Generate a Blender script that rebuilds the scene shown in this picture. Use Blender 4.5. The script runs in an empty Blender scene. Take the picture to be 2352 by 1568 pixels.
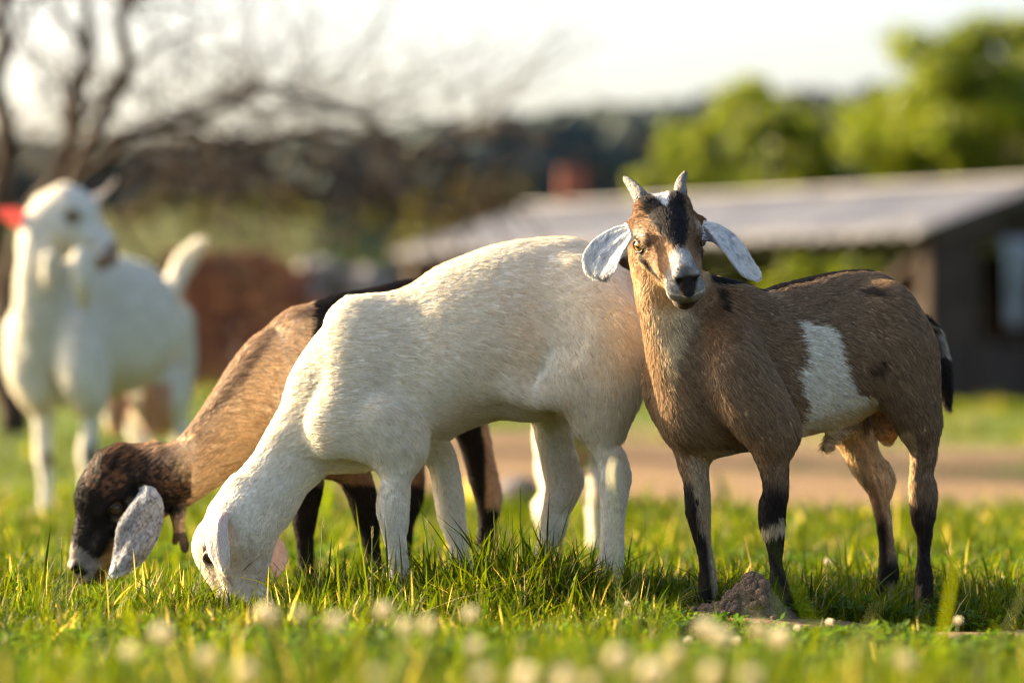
import bpy, bmesh, math, random
import numpy as np
from mathutils import Vector, Matrix, kdtree

random.seed(7)
RNG = np.random.default_rng(7)
scene = bpy.context.scene
COL = scene.collection

# ------------------------------------------------------------------ camera, sky, sun, exposure
FPX = 8820.0            # focal length in reference pixels (2352 wide picture)
CAM_Y, CAM_Z = -6.0, 0.32
cam_data = bpy.data.cameras.new('camera')
cam = bpy.data.objects.new('camera', cam_data)
COL.objects.link(cam)
cam.location = (0, CAM_Y, CAM_Z)
cam.rotation_euler = (math.radians(90) + math.atan((941.7 - 784) / FPX), 0, 0)
cam_data.sensor_width = 36
cam_data.lens = FPX / 2352 * 36
cam_data.clip_start = 0.1
cam_data.clip_end = 6000
cam_data.dof.use_dof = True
cam_data.dof.focus_distance = 5.89
cam_data.dof.aperture_fstop = 2.9
scene.camera = cam

SUN_DIR = Vector((-0.85, 0.40, 0.36)).normalized()
SUN_EL = math.asin(SUN_DIR.z)
world = bpy.data.worlds.new('World')
scene.world = world
world.use_nodes = True
wn = world.node_tree
sky = wn.nodes.new('ShaderNodeTexSky')
sky.sky_type = 'NISHITA'
sky.sun_disc = False
sky.sun_elevation = SUN_EL
sky.sun_rotation = math.atan2(SUN_DIR.x, SUN_DIR.y)
sky.air_density = 0.8
sky.dust_density = 5.0
sky.ozone_density = 0.3
bg = wn.nodes['Background']
bg.inputs['Strength'].default_value = 0.080
wn.links.new(sky.outputs['Color'], bg.inputs['Color'])

sun_data = bpy.data.lights.new('sun', 'SUN')
sun_data.energy = 5.0
sun_data.angle = math.radians(0.6)
sun_data.color = (1.0, 0.76, 0.46)
sun = bpy.data.objects.new('sun', sun_data)
COL.objects.link(sun)
sun.location = (-6, 4, 5)
sun.rotation_euler = (-SUN_DIR).to_track_quat('-Z', 'Y').to_euler()

scene.view_settings.view_transform = 'Standard'
scene.view_settings.look = 'None'
scene.view_settings.gamma = 1
scene.view_settings.use_curve_mapping = False
scene.view_settings.exposure = 2.40
scene.cycles.use_denoising = True
scene.cycles.filter_width = 1.15
scene.cycles.max_bounces = 10
scene.cycles.diffuse_bounces = 5
scene.cycles.glossy_bounces = 4
scene.cycles.transmission_bounces = 8
scene.cycles.transparent_max_bounces = 8
scene.cycles.sample_clamp_indirect = 6
scene.cycles.caustics_reflective = False
scene.cycles.caustics_refractive = False


def P(px, py, d):
    """picture position (2352 px scale) and distance from the camera -> point in the place"""
    return np.array([(px - 1176) / FPX * d, d - 6.0, CAM_Z - (py - 941.7) / FPX * d])


# ------------------------------------------------------------------ small helpers
def smooth(t):
    t = np.clip(t, 0, 1)
    return t * t * (3 - 2 * t)


def catmull(arr, sub):
    a = np.asarray(arr, float)
    n = len(a)
    out = []
    for i in range(n - 1):
        p0, p1, p2, p3 = a[max(i - 1, 0)], a[i], a[i + 1], a[min(i + 2, n - 1)]
        for k in range(sub):
            t = k / sub
            out.append(0.5 * (2 * p1 + (p2 - p0) * t + (2 * p0 - 5 * p1 + 4 * p2 - p3) * t * t + (3 * p1 - p0 - 3 * p2 + p3) * t ** 3))
    out.append(a[-1])
    return np.array(out)


def vnoise(p, seed=0):
    """cheap smooth noise in -1..1 of an (N,3) array"""
    r = np.random.default_rng(seed)
    out = np.zeros(len(p))
    for k in range(7):
        v = r.normal(size=3)
        v *= (0.7 + 0.22 * k) / np.linalg.norm(v)
        w = r.normal(size=3) * 0.9
        out += np.sin(p @ v + r.uniform(0, 6.28) + 1.3 * np.sin(p @ w + r.uniform(0, 6.28)))
    return out / 4.0


def mesh_np(name, verts, tris=None, quads=None, smooth_shade=True):
    me = bpy.data.meshes.new(name)
    verts = np.asarray(verts, np.float32)
    loops, totals = [], []
    if quads is not None and len(quads):
        q = np.asarray(quads, np.int32); loops.append(q.ravel()); totals.append(np.full(len(q), 4, np.int32))
    if tris is not None and len(tris):
        t = np.asarray(tris, np.int32); loops.append(t.ravel()); totals.append(np.full(len(t), 3, np.int32))
    loops = np.concatenate(loops); totals = np.concatenate(totals)
    me.vertices.add(len(verts)); me.vertices.foreach_set('co', verts.ravel())
    me.loops.add(len(loops)); me.loops.foreach_set('vertex_index', loops)
    me.polygons.add(len(totals))
    st = np.zeros(len(totals), np.int32); st[1:] = np.cumsum(totals)[:-1]
    me.polygons.foreach_set('loop_start', st)
    me.polygons.foreach_set('use_smooth', np.full(len(totals), smooth_shade, bool))
    me.update(calc_edges=True)
    return me


def set_col(me, cols, name='coat', domain='POINT'):
    a = me.attributes.new(name, 'FLOAT_COLOR', domain)
    c = np.ones((len(cols), 4), np.float32); c[:, :3] = cols
    a.data.foreach_set('color', c.ravel())


def link(name, data, mat=None, parent=None, loc=None):
    o = bpy.data.objects.new(name, data)
    COL.objects.link(o)
    if mat is not None and data is not None:
        data.materials.append(mat)
    if parent is not None:
        o.parent = parent
    if loc is not None:
        o.location = [float(v) for v in loc]
    return o


def tag(o, label, cat, group=None):
    o['label'] = label; o['category'] = cat
    if group: o['group'] = group
    return o


def empty(name, loc, rz=0.0):
    o = bpy.data.objects.new(name, None)
    COL.objects.link(o)
    o.empty_display_size = 0.1
    o.location = [float(v) for v in loc]; o.rotation_euler = (0, 0, rz)
    return o


def bm_obj(name, bm, mat, parent=None, loc=None, smooth_shade=False):
    me = bpy.data.meshes.new(name)
    bm.to_mesh(me); bm.free()
    if smooth_shade:
        me.polygons.foreach_set('use_smooth', np.ones(len(me.polygons), bool))
    return link(name, me, mat, parent, loc)


def tube_mesh(pts, rad, nseg=8, closed_ends=True):
    """round tube along pts -> verts, quads, tris"""
    pts = np.asarray(pts, float); rad = np.broadcast_to(np.asarray(rad, float), (len(pts),))
    tan = np.gradient(pts, axis=0); tan /= np.linalg.norm(tan, axis=1)[:, None] + 1e-12
    ref = np.array([0.31, 0.17, 0.93]) if abs(tan[0] @ np.array([0.31, 0.17, 0.93])) < 0.9 else np.array([1.0, 0, 0])
    vs = []
    a = np.cross(tan[0], ref); a /= np.linalg.norm(a)
    ang = np.arange(nseg) / nseg * 2 * math.pi
    for i in range(len(pts)):
        a = a - tan[i] * (a @ tan[i]); a /= np.linalg.norm(a) + 1e-12
        b = np.cross(tan[i], a)
        vs.append(pts[i] + rad[i] * (np.cos(ang)[:, None] * a + np.sin(ang)[:, None] * b))
    vs = np.concatenate(vs)
    q = []
    for i in range(len(pts) - 1):
        for j in range(nseg):
            k = (j + 1) % nseg
            q.append((i * nseg + j, i * nseg + k, (i + 1) * nseg + k, (i + 1) * nseg + j))
    t = []
    if closed_ends:
        c0 = len(vs); vs = np.vstack([vs, pts[0], pts[-1]])
        e = (len(pts) - 1) * nseg
        for j in range(nseg):
            k = (j + 1) % nseg
            t.append((c0, k, j)); t.append((c0 + 1, e + j, e + k))
    return vs, np.array(q, np.int32), np.array(t, np.int32).reshape(-1, 3)


class Batch:
    """collects vertices and faces of many pieces into one mesh"""
    def __init__(self):
        self.v, self.q, self.t, self.c, self.n = [], [], [], [], 0

    def add(self, v, q=None, t=None, col=None):
        self.v.append(np.asarray(v, np.float32))
        if q is not None and len(q): self.q.append(np.asarray(q, np.int32) + self.n)
        if t is not None and len(t): self.t.append(np.asarray(t, np.int32) + self.n)
        if col is not None: self.c.append(np.broadcast_to(np.asarray(col, np.float32), (len(v), 3)))
        self.n += len(v)

    def mesh(self, name, smooth_shade=True):
        me = mesh_np(name, np.concatenate(self.v), np.concatenate(self.t) if self.t else None,
                     np.concatenate(self.q) if self.q else None, smooth_shade)
        if self.c: set_col(me, np.concatenate(self.c))
        return me


# ------------------------------------------------------------------ materials
def mat_new(name):
    m = bpy.data.materials.new(name)
    m.use_nodes = True
    nt = m.node_tree
    return m, nt, nt.nodes['Principled BSDF']


def mat_plain(name, col, rough=0.8, noise=None, bump=0.0, bscale=40.0, metallic=0.0, spec=0.3):
    m, nt, b = mat_new(name)
    b.inputs['Roughness'].default_value = rough
    b.inputs['Metallic'].default_value = metallic
    b.inputs['Specular IOR Level'].default_value = spec
    b.inputs['Base Color'].default_value = (*col, 1)
    if noise or bump:
        tc = nt.nodes.new('ShaderNodeTexCoord')
        n = nt.nodes.new('ShaderNodeTexNoise')
        n.inputs['Scale'].default_value = noise[0] if noise else bscale
        n.inputs['Detail'].default_value = 6
        nt.links.new(tc.outputs['Object'], n.inputs['Vector'])
        if noise:
            r = nt.nodes.new('ShaderNodeMix'); r.data_type = 'RGBA'
            r.inputs[6].default_value = (*col, 1); r.inputs[7].default_value = (*noise[1], 1)
            cr = nt.nodes.new('ShaderNodeMapRange')
            cr.inputs[1].default_value = 0.35; cr.inputs[2].default_value = 0.65
            nt.links.new(n.outputs['Fac'], cr.inputs[0])
            nt.links.new(cr.outputs[0], r.inputs[0])
            nt.links.new(r.outputs[2], b.inputs['Base Color'])
        if bump:
            n2 = nt.nodes.new('ShaderNodeTexNoise'); n2.inputs['Scale'].default_value = bscale; n2.inputs['Detail'].default_value = 5
            nt.links.new(tc.outputs['Object'], n2.inputs['Vector'])
            bp = nt.nodes.new('ShaderNodeBump'); bp.inputs['Strength'].default_value = bump; bp.inputs['Distance'].default_value = 0.02
            nt.links.new(n2.outputs['Fac'], bp.inputs['Height']); nt.links.new(bp.outputs['Normal'], b.inputs['Normal'])
    return m


def mat_attr(name, rough=0.7, translucent=0.0, tint=(1, 1, 1), spec=0.3, gain=1.0, fine=None):
    """colour from the 'coat' attribute, optionally translucent like a leaf or an ear"""
    m, nt, b = mat_new(name)
    at = nt.nodes.new('ShaderNodeAttribute'); at.attribute_name = 'coat'
    src = at.outputs['Color']
    if fine:
        tc = nt.nodes.new('ShaderNodeTexCoord'); n = nt.nodes.new('ShaderNodeTexNoise')
        n.inputs['Scale'].default_value = fine; n.inputs['Detail'].default_value = 4
        nt.links.new(tc.outputs['Object'], n.inputs['Vector'])
        mr = nt.nodes.new('ShaderNodeMapRange'); mr.inputs[3].default_value = 0.6; mr.inputs[4].default_value = 1.35
        nt.links.new(n.outputs['Fac'], mr.inputs[0])
        mx = nt.nodes.new('ShaderNodeVectorMath'); mx.operation = 'SCALE'
        nt.links.new(src, mx.inputs[0]); nt.links.new(mr.outputs[0], mx.inputs['Scale'])
        src = mx.outputs[0]
    nt.links.new(src, b.inputs['Base Color'])
    b.inputs['Roughness'].default_value = rough
    b.inputs['Specular IOR Level'].default_value = spec
    if translucent:
        tr = nt.nodes.new('ShaderNodeBsdfTranslucent')
        mu = nt.nodes.new('ShaderNodeVectorMath'); mu.operation = 'MULTIPLY'
        mu.inputs[1].default_value = tint
        nt.links.new(src, mu.inputs[0]); nt.links.new(mu.outputs[0], tr.inputs['Color'])
        mix = nt.nodes.new('ShaderNodeMixShader'); mix.inputs[0].default_value = translucent
        nt.links.new(b.outputs[0], mix.inputs[1]); nt.links.new(tr.outputs[0], mix.inputs[2])
        nt.links.new(mix.outputs[0], nt.nodes['Material Output'].inputs['Surface'])
    return m
# ------------------------------------------------------------------ goats: implicit body -> one continuous mesh, fur as curves
def axis_grid(lo, hi, dense_lo, dense_hi, h_coarse, h_fine):
    a = [lo]
    while a[-1] < hi:
        x = a[-1]
        if dense_lo - 0.01 <= x <= dense_hi + 0.01: h = h_fine
        else:
            gap = min(abs(x - dense_lo), abs(x - dense_hi))
            h = min(h_coarse, h_fine + gap * 0.08)
        a.append(x + h)
    return np.array(a, np.float32)


class Field:
    def __init__(self, lo, hi, dlo, dhi, hc, hf):
        self.ax = [axis_grid(lo[i], hi[i], dlo[i], dhi[i], hc, hf) for i in range(3)]
        self.F = np.full([len(a) for a in self.ax], 0.3, np.float32)
        self.guides = []           # (pos, dir, sigma)

    def sl(self, lo, hi, pad):
        s = []
        for i in range(3):
            a = np.searchsorted(self.ax[i], lo[i] - pad); b = np.searchsorted(self.ax[i], hi[i] + pad)
            s.append(slice(max(a - 1, 0), min(b + 1, len(self.ax[i]))))
        X = np.meshgrid(*[self.ax[i][s[i]] for i in range(3)], indexing='ij', sparse=True)
        return tuple(s), X

    def union(self, s, d, k):
        a = self.F[s]
        if k <= 0: self.F[s] = np.minimum(a, d)
        else:
            h = np.maximum(k - np.abs(a - d), 0) / k
            self.F[s] = np.minimum(a, d) - h * h * (k * 0.25)

    def carve(self, s, d, k):
        a = self.F[s]; b = -d
        h = np.maximum(k - np.abs(a - b), 0) / k
        self.F[s] = np.maximum(a, b) + h * h * (k * 0.25)

    def tube(self, pts, rad, k=0.02, lat=None, ls=1.0, sub=5, guide=True, sigma=0.05):
        pr = catmull(np.hstack([np.asarray(pts, float), np.asarray(rad, float)[:, None]]), sub)
        p, r = pr[:, :3], pr[:, 3]
        pad = r.max() + k + 0.012
        s, X = self.sl(p.min(0), p.max(0), pad)
        shape = [X[0].shape[0], X[1].shape[1], X[2].shape[2]]
        D = np.full(shape, 0.3, np.float32)
        L = None
        if lat is not None and ls != 1.0:
            L = np.asarray(lat, float); L = L / np.linalg.norm(L)
        for i in range(len(p) - 1):
            a, b = p[i], p[i + 1]
            lo = np.minimum(a - r[i], b - r[i + 1]) - k - 0.012; hi = np.maximum(a + r[i], b + r[i + 1]) + k + 0.012
            q, Y = self.sl(lo, hi, 0)
            q2 = tuple(slice(max(q[j].start, s[j].start) - s[j].start, min(q[j].stop, s[j].stop) - s[j].start) for j in range(3))
            Y = [X[0][q2[0]], X[1][:, q2[1]], X[2][:, :, q2[2]]]
            ba = b - a
            v = [Y[j] - a[j] for j in range(3)]
            if L is not None:
                e = (1 / ls - 1)
                lv = v[0] * L[0] + v[1] * L[1] + v[2] * L[2]
                lb = ba @ L
                v = [v[j] + e * lv * L[j] for j in range(3)]
                ba = ba + e * lb * L
            bb = ba @ ba + 1e-12
            t = np.clip((v[0] * ba[0] + v[1] * ba[1] + v[2] * ba[2]) / bb, 0, 1)
            dd = np.sqrt((v[0] - t * ba[0]) ** 2 + (v[1] - t * ba[1]) ** 2 + (v[2] - t * ba[2]) ** 2) - (r[i] + t * (r[i + 1] - r[i]))
            D[q2] = np.minimum(D[q2], dd)
        self.union(s, D, k)
        if guide:
            tan = np.gradient(p, axis=0); tan /= np.linalg.norm(tan, axis=1)[:, None] + 1e-9
            for i in range(0, len(p), 2): self.guides.append((p[i], tan[i], sigma))

    def ell(self, c, r, rot=None, k=0.02, carve=False):
        c = np.asarray(c, float); r = np.asarray(r, float)
        m = r.max()
        s, X = self.sl(c - m, c + m, k + 0.012)
        v = [X[j] - c[j] for j in range(3)]
        if rot is not None:
            v = [v[0] * rot[0, j] + v[1] * rot[1, j] + v[2] * rot[2, j] for j in range(3)]
        k0 = np.sqrt((v[0] / r[0]) ** 2 + (v[1] / r[1]) ** 2 + (v[2] / r[2]) ** 2) + 1e-9
        k1 = np.sqrt((v[0] / r[0] ** 2) ** 2 + (v[1] / r[1] ** 2) ** 2 + (v[2] / r[2] ** 2) ** 2) + 1e-9
        d = k0 * (k0 - 1) / k1
        if carve: self.carve(s, d, k)
        else: self.union(s, d, k)

    def barrel(self, M, o, prof, k=0.02, tap=0.12, gdir=None, sigma=0.07):
        """prof rows: u, top, bottom, halfwidth in the frame M (columns u, v, w)"""
        pr = catmull(prof, 6)
        pr = pr[np.argsort(pr[:, 0])]
        u0, u1 = pr[0, 0], pr[-1, 0]
        hw = pr[:, 3].max()
        cs = np.array([o + M @ np.array([u, v, w]) for u in (u0, u1) for v in (-hw, hw) for w in (pr[:, 2].min(), pr[:, 1].max())])
        s, X = self.sl(cs.min(0), cs.max(0), k + 0.02)
        v = [X[j] - o[j] for j in range(3)]
        U, V, W = [v[0] * M[0, j] + v[1] * M[1, j] + v[2] * M[2, j] for j in range(3)]
        uu = np.clip(U, u0, u1)
        top = np.interp(uu, pr[:, 0], pr[:, 1]); bot = np.interp(uu, pr[:, 0], pr[:, 2]); wd = np.interp(uu, pr[:, 0], pr[:, 3])
        h = np.maximum((top - bot) / 2, 0.003); c = (top + bot) / 2
        nz = (W - c) / h
        wd = np.maximum(wd * (1 - tap * np.clip(nz, -1, 1)), 0.003)
        dn = np.sqrt((V / wd) ** 2 + nz ** 2)
        d = (dn - 1) * np.minimum(h, wd) + np.abs(U - uu)
        self.union(s, d.astype(np.float32), k)
        if gdir is not None:
            for u in np.linspace(u0, u1, 8):
                t, b, w_ = [np.interp(u, pr[:, 0], pr[:, q]) for q in (1, 2, 3)]
                for side in (-1, 1):
                    for f, dz in ((0.85, 0.1), (0.5, -0.25), (0.15, -0.35)):
                        g = M @ (np.array(gdir) + np.array([0, 0, dz]))
                        self.guides.append((o + M @ np.array([u, side * w_ * (1.0 if f < 0.8 else 0.4), b + f * (t - b)]), g / np.linalg.norm(g), sigma))

    def mesh(self):
        """naive surface nets"""
        F = self.F
        ins = F < 0
        n = [len(a) for a in self.ax]
        c = np.zeros([m - 1 for m in n], np.int8)
        for i in (0, 1):
            for j in (0, 1):
                for k in (0, 1):
                    c += ins[i:n[0] - 1 + i, j:n[1] - 1 + j, k:n[2] - 1 + k]
        act = (c > 0) & (c < 8)
        idx = np.argwhere(act)
        vid = np.full(act.shape, -1, np.int32); vid[act] = np.arange(len(idx))
        acc = np.zeros((len(idx), 3)); cnt = np.zeros(len(idx))
        I, J, K = idx.T
        offs = [(0, 0, 0), (1, 0, 0), (0, 1, 0), (0, 0, 1), (1, 1, 0), (1, 0, 1), (0, 1, 1), (1, 1, 1)]
        for a in offs:
            for b in offs:
                if sum(b) - sum(a) == 1 and all(b[q] >= a[q] for q in range(3)):
                    fa = F[I + a[0], J + a[1], K + a[2]]; fb = F[I + b[0], J + b[1], K + b[2]]
                    m = (fa < 0) != (fb < 0)
                    t = np.where(m, fa / (fa - fb + 1e-20), 0)
                    pa = np.stack([self.ax[q][(I, J, K)[q] + a[q]] for q in range(3)], 1)
                    pb = np.stack([self.ax[q][(I, J, K)[q] + b[q]] for q in range(3)], 1)
                    acc += np.where(m[:, None], pa + t[:, None] * (pb - pa), 0); cnt += m
        V = acc / cnt[:, None]
        quads = []
        for axn in range(3):
            o1, o2 = [(1, 2), (2, 0), (0, 1)][axn]
            sh = [slice(None)] * 3
            a = [slice(1, m - 1) for m in n]; a[axn] = slice(0, n[axn] - 1)
            b = list(a); b[axn] = slice(1, n[axn])
            ia, ib = ins[tuple(a)], ins[tuple(b)]
            e = np.argwhere(ia != ib)
            flip = ia[tuple(e.T)]
            base = e.copy()
            for q in range(3):
                if q != axn: base[:, q] += 1
            def cell(d1, d2):
                g = base.copy(); g[:, o1] -= d1; g[:, o2] -= d2
                return vid[tuple(g.T)]
            q = np.stack([cell(1, 1), cell(0, 1), cell(0, 0), cell(1, 0)], 1)
            q[~flip] = q[~flip][:, ::-1]
            quads.append(q)
        Q = np.concatenate(quads)
        Q = Q[(Q >= 0).all(1)]
        # two rounds of light smoothing
        for _ in range(2):
            s_ = np.zeros_like(V); w_ = np.zeros(len(V))
            for i in range(4):
                j = (i + 1) % 4
                np.add.at(s_, Q[:, i], V[Q[:, j]]); np.add.at(w_, Q[:, i], 1)
                np.add.at(s_, Q[:, j], V[Q[:, i]]); np.add.at(w_, Q[:, j], 1)
            V = 0.5 * V + 0.5 * s_ / np.maximum(w_, 1)[:, None]
        return V, Q


def normals_of(V, Q):
    N = np.zeros_like(V)
    fn = np.cross(V[Q[:, 2]] - V[Q[:, 0]], V[Q[:, 3]] - V[Q[:, 1]])
    for i in range(4): np.add.at(N, Q[:, i], fn)
    return N / (np.linalg.norm(N, axis=1)[:, None] + 1e-12), 0.5 * np.linalg.norm(fn, axis=1)


class HeadFrame:
    def __init__(self, fwd, up, anchor_local, anchor_world, s=1.0):
        f = np.array(fwd, float); f /= np.linalg.norm(f)
        u = np.array(up, float); u -= f * (u @ f); u /= np.linalg.norm(u)
        l = np.cross(u, f)
        self.M = np.stack([f, l, u], 1); self.s = s
        self.o = np.asarray(anchor_world, float) - self.M @ (np.asarray(anchor_local, float) * s)

    def w(self, p): return self.o + self.M @ (np.asarray(p, float) * self.s)
    def local(self, pts): return (np.asarray(pts) - self.o) @ self.M / self.s


HEAD_PROF = [(-.052, .012, -.002, .006), (-.035, .024, -.022, .022), (-.015, .043, -.040, .040), (.015, .060, -.056, .049), (.045, .061, -.061, .050), (.070, .055, -.061, .045),
             (.095, .047, -.055, .037), (.120, .039, -.050, .029), (.145, .031, -.047, .025), (.165, .023, -.045, .0245), (.179, .011, -.040, .021), (.187, -.004, -.028, .012)]


def add_head(F, H, eye_r=.0125, roman=0.004, nostril=True, horns=True, neck=None, rear=-1.0, brow=True, table=None, pz=.014):
    s = H.s
    prof = [(a * s, (b + roman * math.exp(-((a - .09) / .045) ** 2)) * s, c * s, d * s) for a, b, c, d in (table or HEAD_PROF) if a >= rear]
    if rear > -.5: prof[0] = (prof[0][0], prof[0][1] * .55, prof[0][2] * .5, prof[0][3] * .45)
    F.barrel(H.M, H.o, prof, k=.02 * s, tap=.10)
    for sd in (-1, 1):
        R = H.M
        F.ell(H.w((.030, sd * .030, -.028)), np.array((.040, .020, .032)) * s, R, k=.015 * s)      # jaw muscle
        if brow: F.ell(H.w((.052, sd * .039, .024)), np.array((.028, .012, .010)) * s, R, k=.016 * s)       # brow
        if horns: F.ell(H.w((.012, sd * .022, .048)), np.array((.024, .020, .018)) * s, R, k=.015 * s)       # horn bump
        elif horns is not None: F.ell(H.w((.030, sd * .014, .045)), np.array((.045, .026, .020)) * s, R, k=.035 * s)
        F.ell(H.w((.062, sd * .051, .011)), np.array((.013, .009, .010)) * s, R, k=.006 * s, carve=True)   # orbit
        F.ell(H.w((.078, sd * .041, -.004)), np.array((.012, .008, .006)) * s, R, k=.010 * s)      # lower lid bag
        F.ell(H.w((.105, sd * .030, -.004)), np.array((.030, .006, .010)) * s, R, k=.015 * s)      # cheek bone
        F.ell(H.w((.166, sd * .016, -.020)), np.array((.018, .012, .014)) * s, R, k=.010 * s)      # upper lip
        if nostril:
            F.ell(H.w((.182, sd * .0135, .001)), np.array((.0075, .0042, .0052)) * s, R, k=.003 * s, carve=True)
            F.ell(H.w((.174, sd * .0125, .010)), np.array((.010, .008, .006)) * s, R, k=.006 * s)
    F.ell(H.w((.152, 0, -.046)), np.array((.020, .016, .008)) * s, H.M, k=.010 * s)                # chin
    if neck is not None:
        F.tube([H.w((.008, 0, pz)), (H.w((-.015, 0, pz - .009)) * .5 + np.asarray(neck) * .5), neck], np.array([.034, .040, .042]) * s, k=.03 * s, guide=False)
    # mouth line
    for sd in (-1, 1):
        F.ell(H.w((.160, sd * .020, -.0335)), np.array((.024, .010, .0016)) * s, H.M, k=.003 * s, carve=True)
    g = [(.19, 0, .0), (.16, 0, .02), (.12, 0, .04), (.08, 0, .06), (.04, 0, .065), (0, 0, .055)]
    for a, b in zip(g[:-1], g[1:]):
        dirv = H.M @ (np.array(b) - np.array(a)); dirv /= np.linalg.norm(dirv)
        F.guides.append((H.w(a), dirv, .03))
    for sd in (-1, 1):
        for x in (.15, .11, .07, .03):
            dirv = H.M @ np.array((-1, sd * .25, -.35)); dirv /= np.linalg.norm(dirv)
            F.guides.append((H.w((x, sd * .035, -.01)), dirv, .03))
            dirv = H.M @ np.array((-1, sd * .1, -.1)); dirv /= np.linalg.norm(dirv)
            F.guides.append((H.w((x, sd * .02, -.045)), dirv, .03))


def fur(name, V, Q, N, A, guides, colfn, n, parent, origin, mat, rad=.00030, seed=1, clump=26, lift=.42):
    rng = np.random.default_rng(seed)
    cum = np.cumsum(A); f = np.searchsorted(cum, rng.uniform(0, cum[-1], n))
    a, b = rng.uniform(size=(2, n))
    q = Q[f]
    w = np.stack([(1 - a) * (1 - b), a * (1 - b), a * b, (1 - a) * b], 1)
    R = (V[q] * w[:, :, None]).sum(1); NN = (N[q] * w[:, :, None]).sum(1)
    NN /= np.linalg.norm(NN, axis=1)[:, None] + 1e-9
    col, length = colfn(R, NN, rng)
    keep = length > 0
    R, NN, col, length = R[keep], NN[keep], col[keep], length[keep]
    n = len(R)
    # flow field from the guides
    gp = np.array([g[0] for g in guides]); gd = np.array([g[1] for g in guides]); gs = np.array([g[2] for g in guides])
    flow = np.zeros((n, 3))
    for i0 in range(0, n, 20000):
        r = R[i0:i0 + 20000]
        d2 = ((r[:, None, :] - gp[None]) ** 2).sum(2)
        w = np.exp(-d2 / (2 * gs ** 2)) + 1e-9 / (d2 + 1e-4)
        flow[i0:i0 + 20000] = w @ gd / w.sum(1)[:, None]
    nz = np.stack([vnoise(R * 80, seed + 11 + i) for i in range(3)], 1) * .08 + np.stack([vnoise(R * 420, seed + 31 + i) for i in range(3)], 1) * .05
    flow += nz + rng.normal(size=(n, 3)) * .08
    flow -= NN * (flow * NN).sum(1)[:, None]
    flow /= np.linalg.norm(flow, axis=1)[:, None] + 1e-9
    length = length * rng.uniform(.6, 1.25, n)
    K = 5
    ts = np.linspace(0, 1, K)
    pts = np.zeros((n, K, 3)); pts[:, 0] = R - NN * .0003
    lf = lift * (0.75 + 0.5 * rng.uniform(size=n)) * (1 + .2 * vnoise(R * 200, seed + 77))
    for i in range(1, K):
        up = lf * (1.15 - 0.95 * ts[i])
        dv = flow + NN * up[:, None]
        dv[:, 2] -= .10 * ts[i]
        dv += rng.normal(size=(n, 3)) * .05
        dv /= np.linalg.norm(dv, axis=1)[:, None]
        pts[:, i] = pts[:, i - 1] + dv * (length / (K - 1))[:, None]
    # clumping: tips lean to the tip of a neighbour that leads the tuft
    if clump:
        lead = np.arange(0, n, clump)
        kd = kdtree.KDTree(len(lead))
        for i, j in enumerate(lead): kd.insert(R[j], i)
        kd.balance()
        own = np.array([kd.find(p)[1] for p in R])
        cl = pts[lead[own]]
        amt = (0.40 * ts ** 1.5)[None, :, None] * rng.uniform(.35, 1, n)[:, None, None]
        tgt = cl + (pts[:, :1] - cl[:, :1]) * .25
        pts = pts * (1 - amt) + tgt * amt
    hc = bpy.data.hair_curves.new(name)
    hc.add_curves([K] * n)
    hc.points.foreach_set('position', (pts - origin).astype(np.float32).ravel())
    ra = hc.attributes.get('radius') or hc.attributes.new('radius', 'FLOAT', 'POINT')
    rr = (rad * rng.uniform(.7, 1.5, n))[:, None] * np.array([1, 1, .85, .6, .15])[None]
    ra.data.foreach_set('value', rr.astype(np.float32).ravel())
    ca = hc.attributes.new('coat', 'FLOAT_COLOR', 'CURVE')
    cc = np.ones((n, 4), np.float32); cc[:, :3] = col
    ca.data.foreach_set('color', cc.ravel())
    return link(name, hc, mat, parent)


def build_goat(name, F, colfn, base, hairs, mats, seed, rad=.00030, lift=.30, clump=26, relief=.0008):
    V, Q = F.mesh()
    N, A = normals_of(V, Q)
    if relief: V = V + N * (relief * (vnoise(V * 50, 401) + .25 * vnoise(V * 130, 402)))[:, None]
    root = empty(name, base)
    rng = np.random.default_rng(seed)
    me = mesh_np('body', V - base, quads=Q)
    col, _ = colfn(V, N, rng)
    set_col(me, col * .9)
    body = link('body', me, mats['skin'], root)
    if hairs:
        fur('fur', V, Q, N, A, F.guides, colfn, hairs, root, base, mats['fur'], rad, seed, clump, lift)
    return root, body


def add_eye(root, base, H, sd, mats, r=.0128, loc=(.062, .0425, .011), eye='eye', lid='lid'):
    c = H.w((loc[0], sd * loc[1], loc[2])); r = r * H.s
    out = H.M @ np.array((.45, sd * .9, .12)); out /= np.linalg.norm(out)
    bm = bmesh.new(); bmesh.ops.create_uvsphere(bm, u_segments=24, v_segments=16, radius=r)
    # local x looks out of the eye, local z up
    X = Vector(out); Z = Vector(H.M[:, 2]); Z = (Z - X * Z.dot(X)).normalized(); Y = Z.cross(X)
    o = bm_obj('eye', bm, mats[eye], root, smooth_shade=True)
    o.rotation_euler = Matrix((X, Y, Z)).transposed().to_euler()
    o.location = Vector(c - base)
    # lids: a ring of skin round the ball with an almond opening
    ring = []
    for k in range(28):
        t = k / 28 * 2 * math.pi
        y, z = 0.88 * math.cos(t), 0.72 * math.sin(t) * (1 - .12 * math.cos(t)) - .04
        ring.append([math.sqrt(max(0, 1.10 ** 2 - y * y - z * z)) * r, y * r, z * r])
    ring.append(ring[0]); ring.append(ring[1])
    v, q, t = tube_mesh(np.array(ring), (.14 * r), 8, False)
    me = mesh_np('eyelid', v, t, q)
    l = link('eyelid', me, mats[lid], o)
    return o


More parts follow.
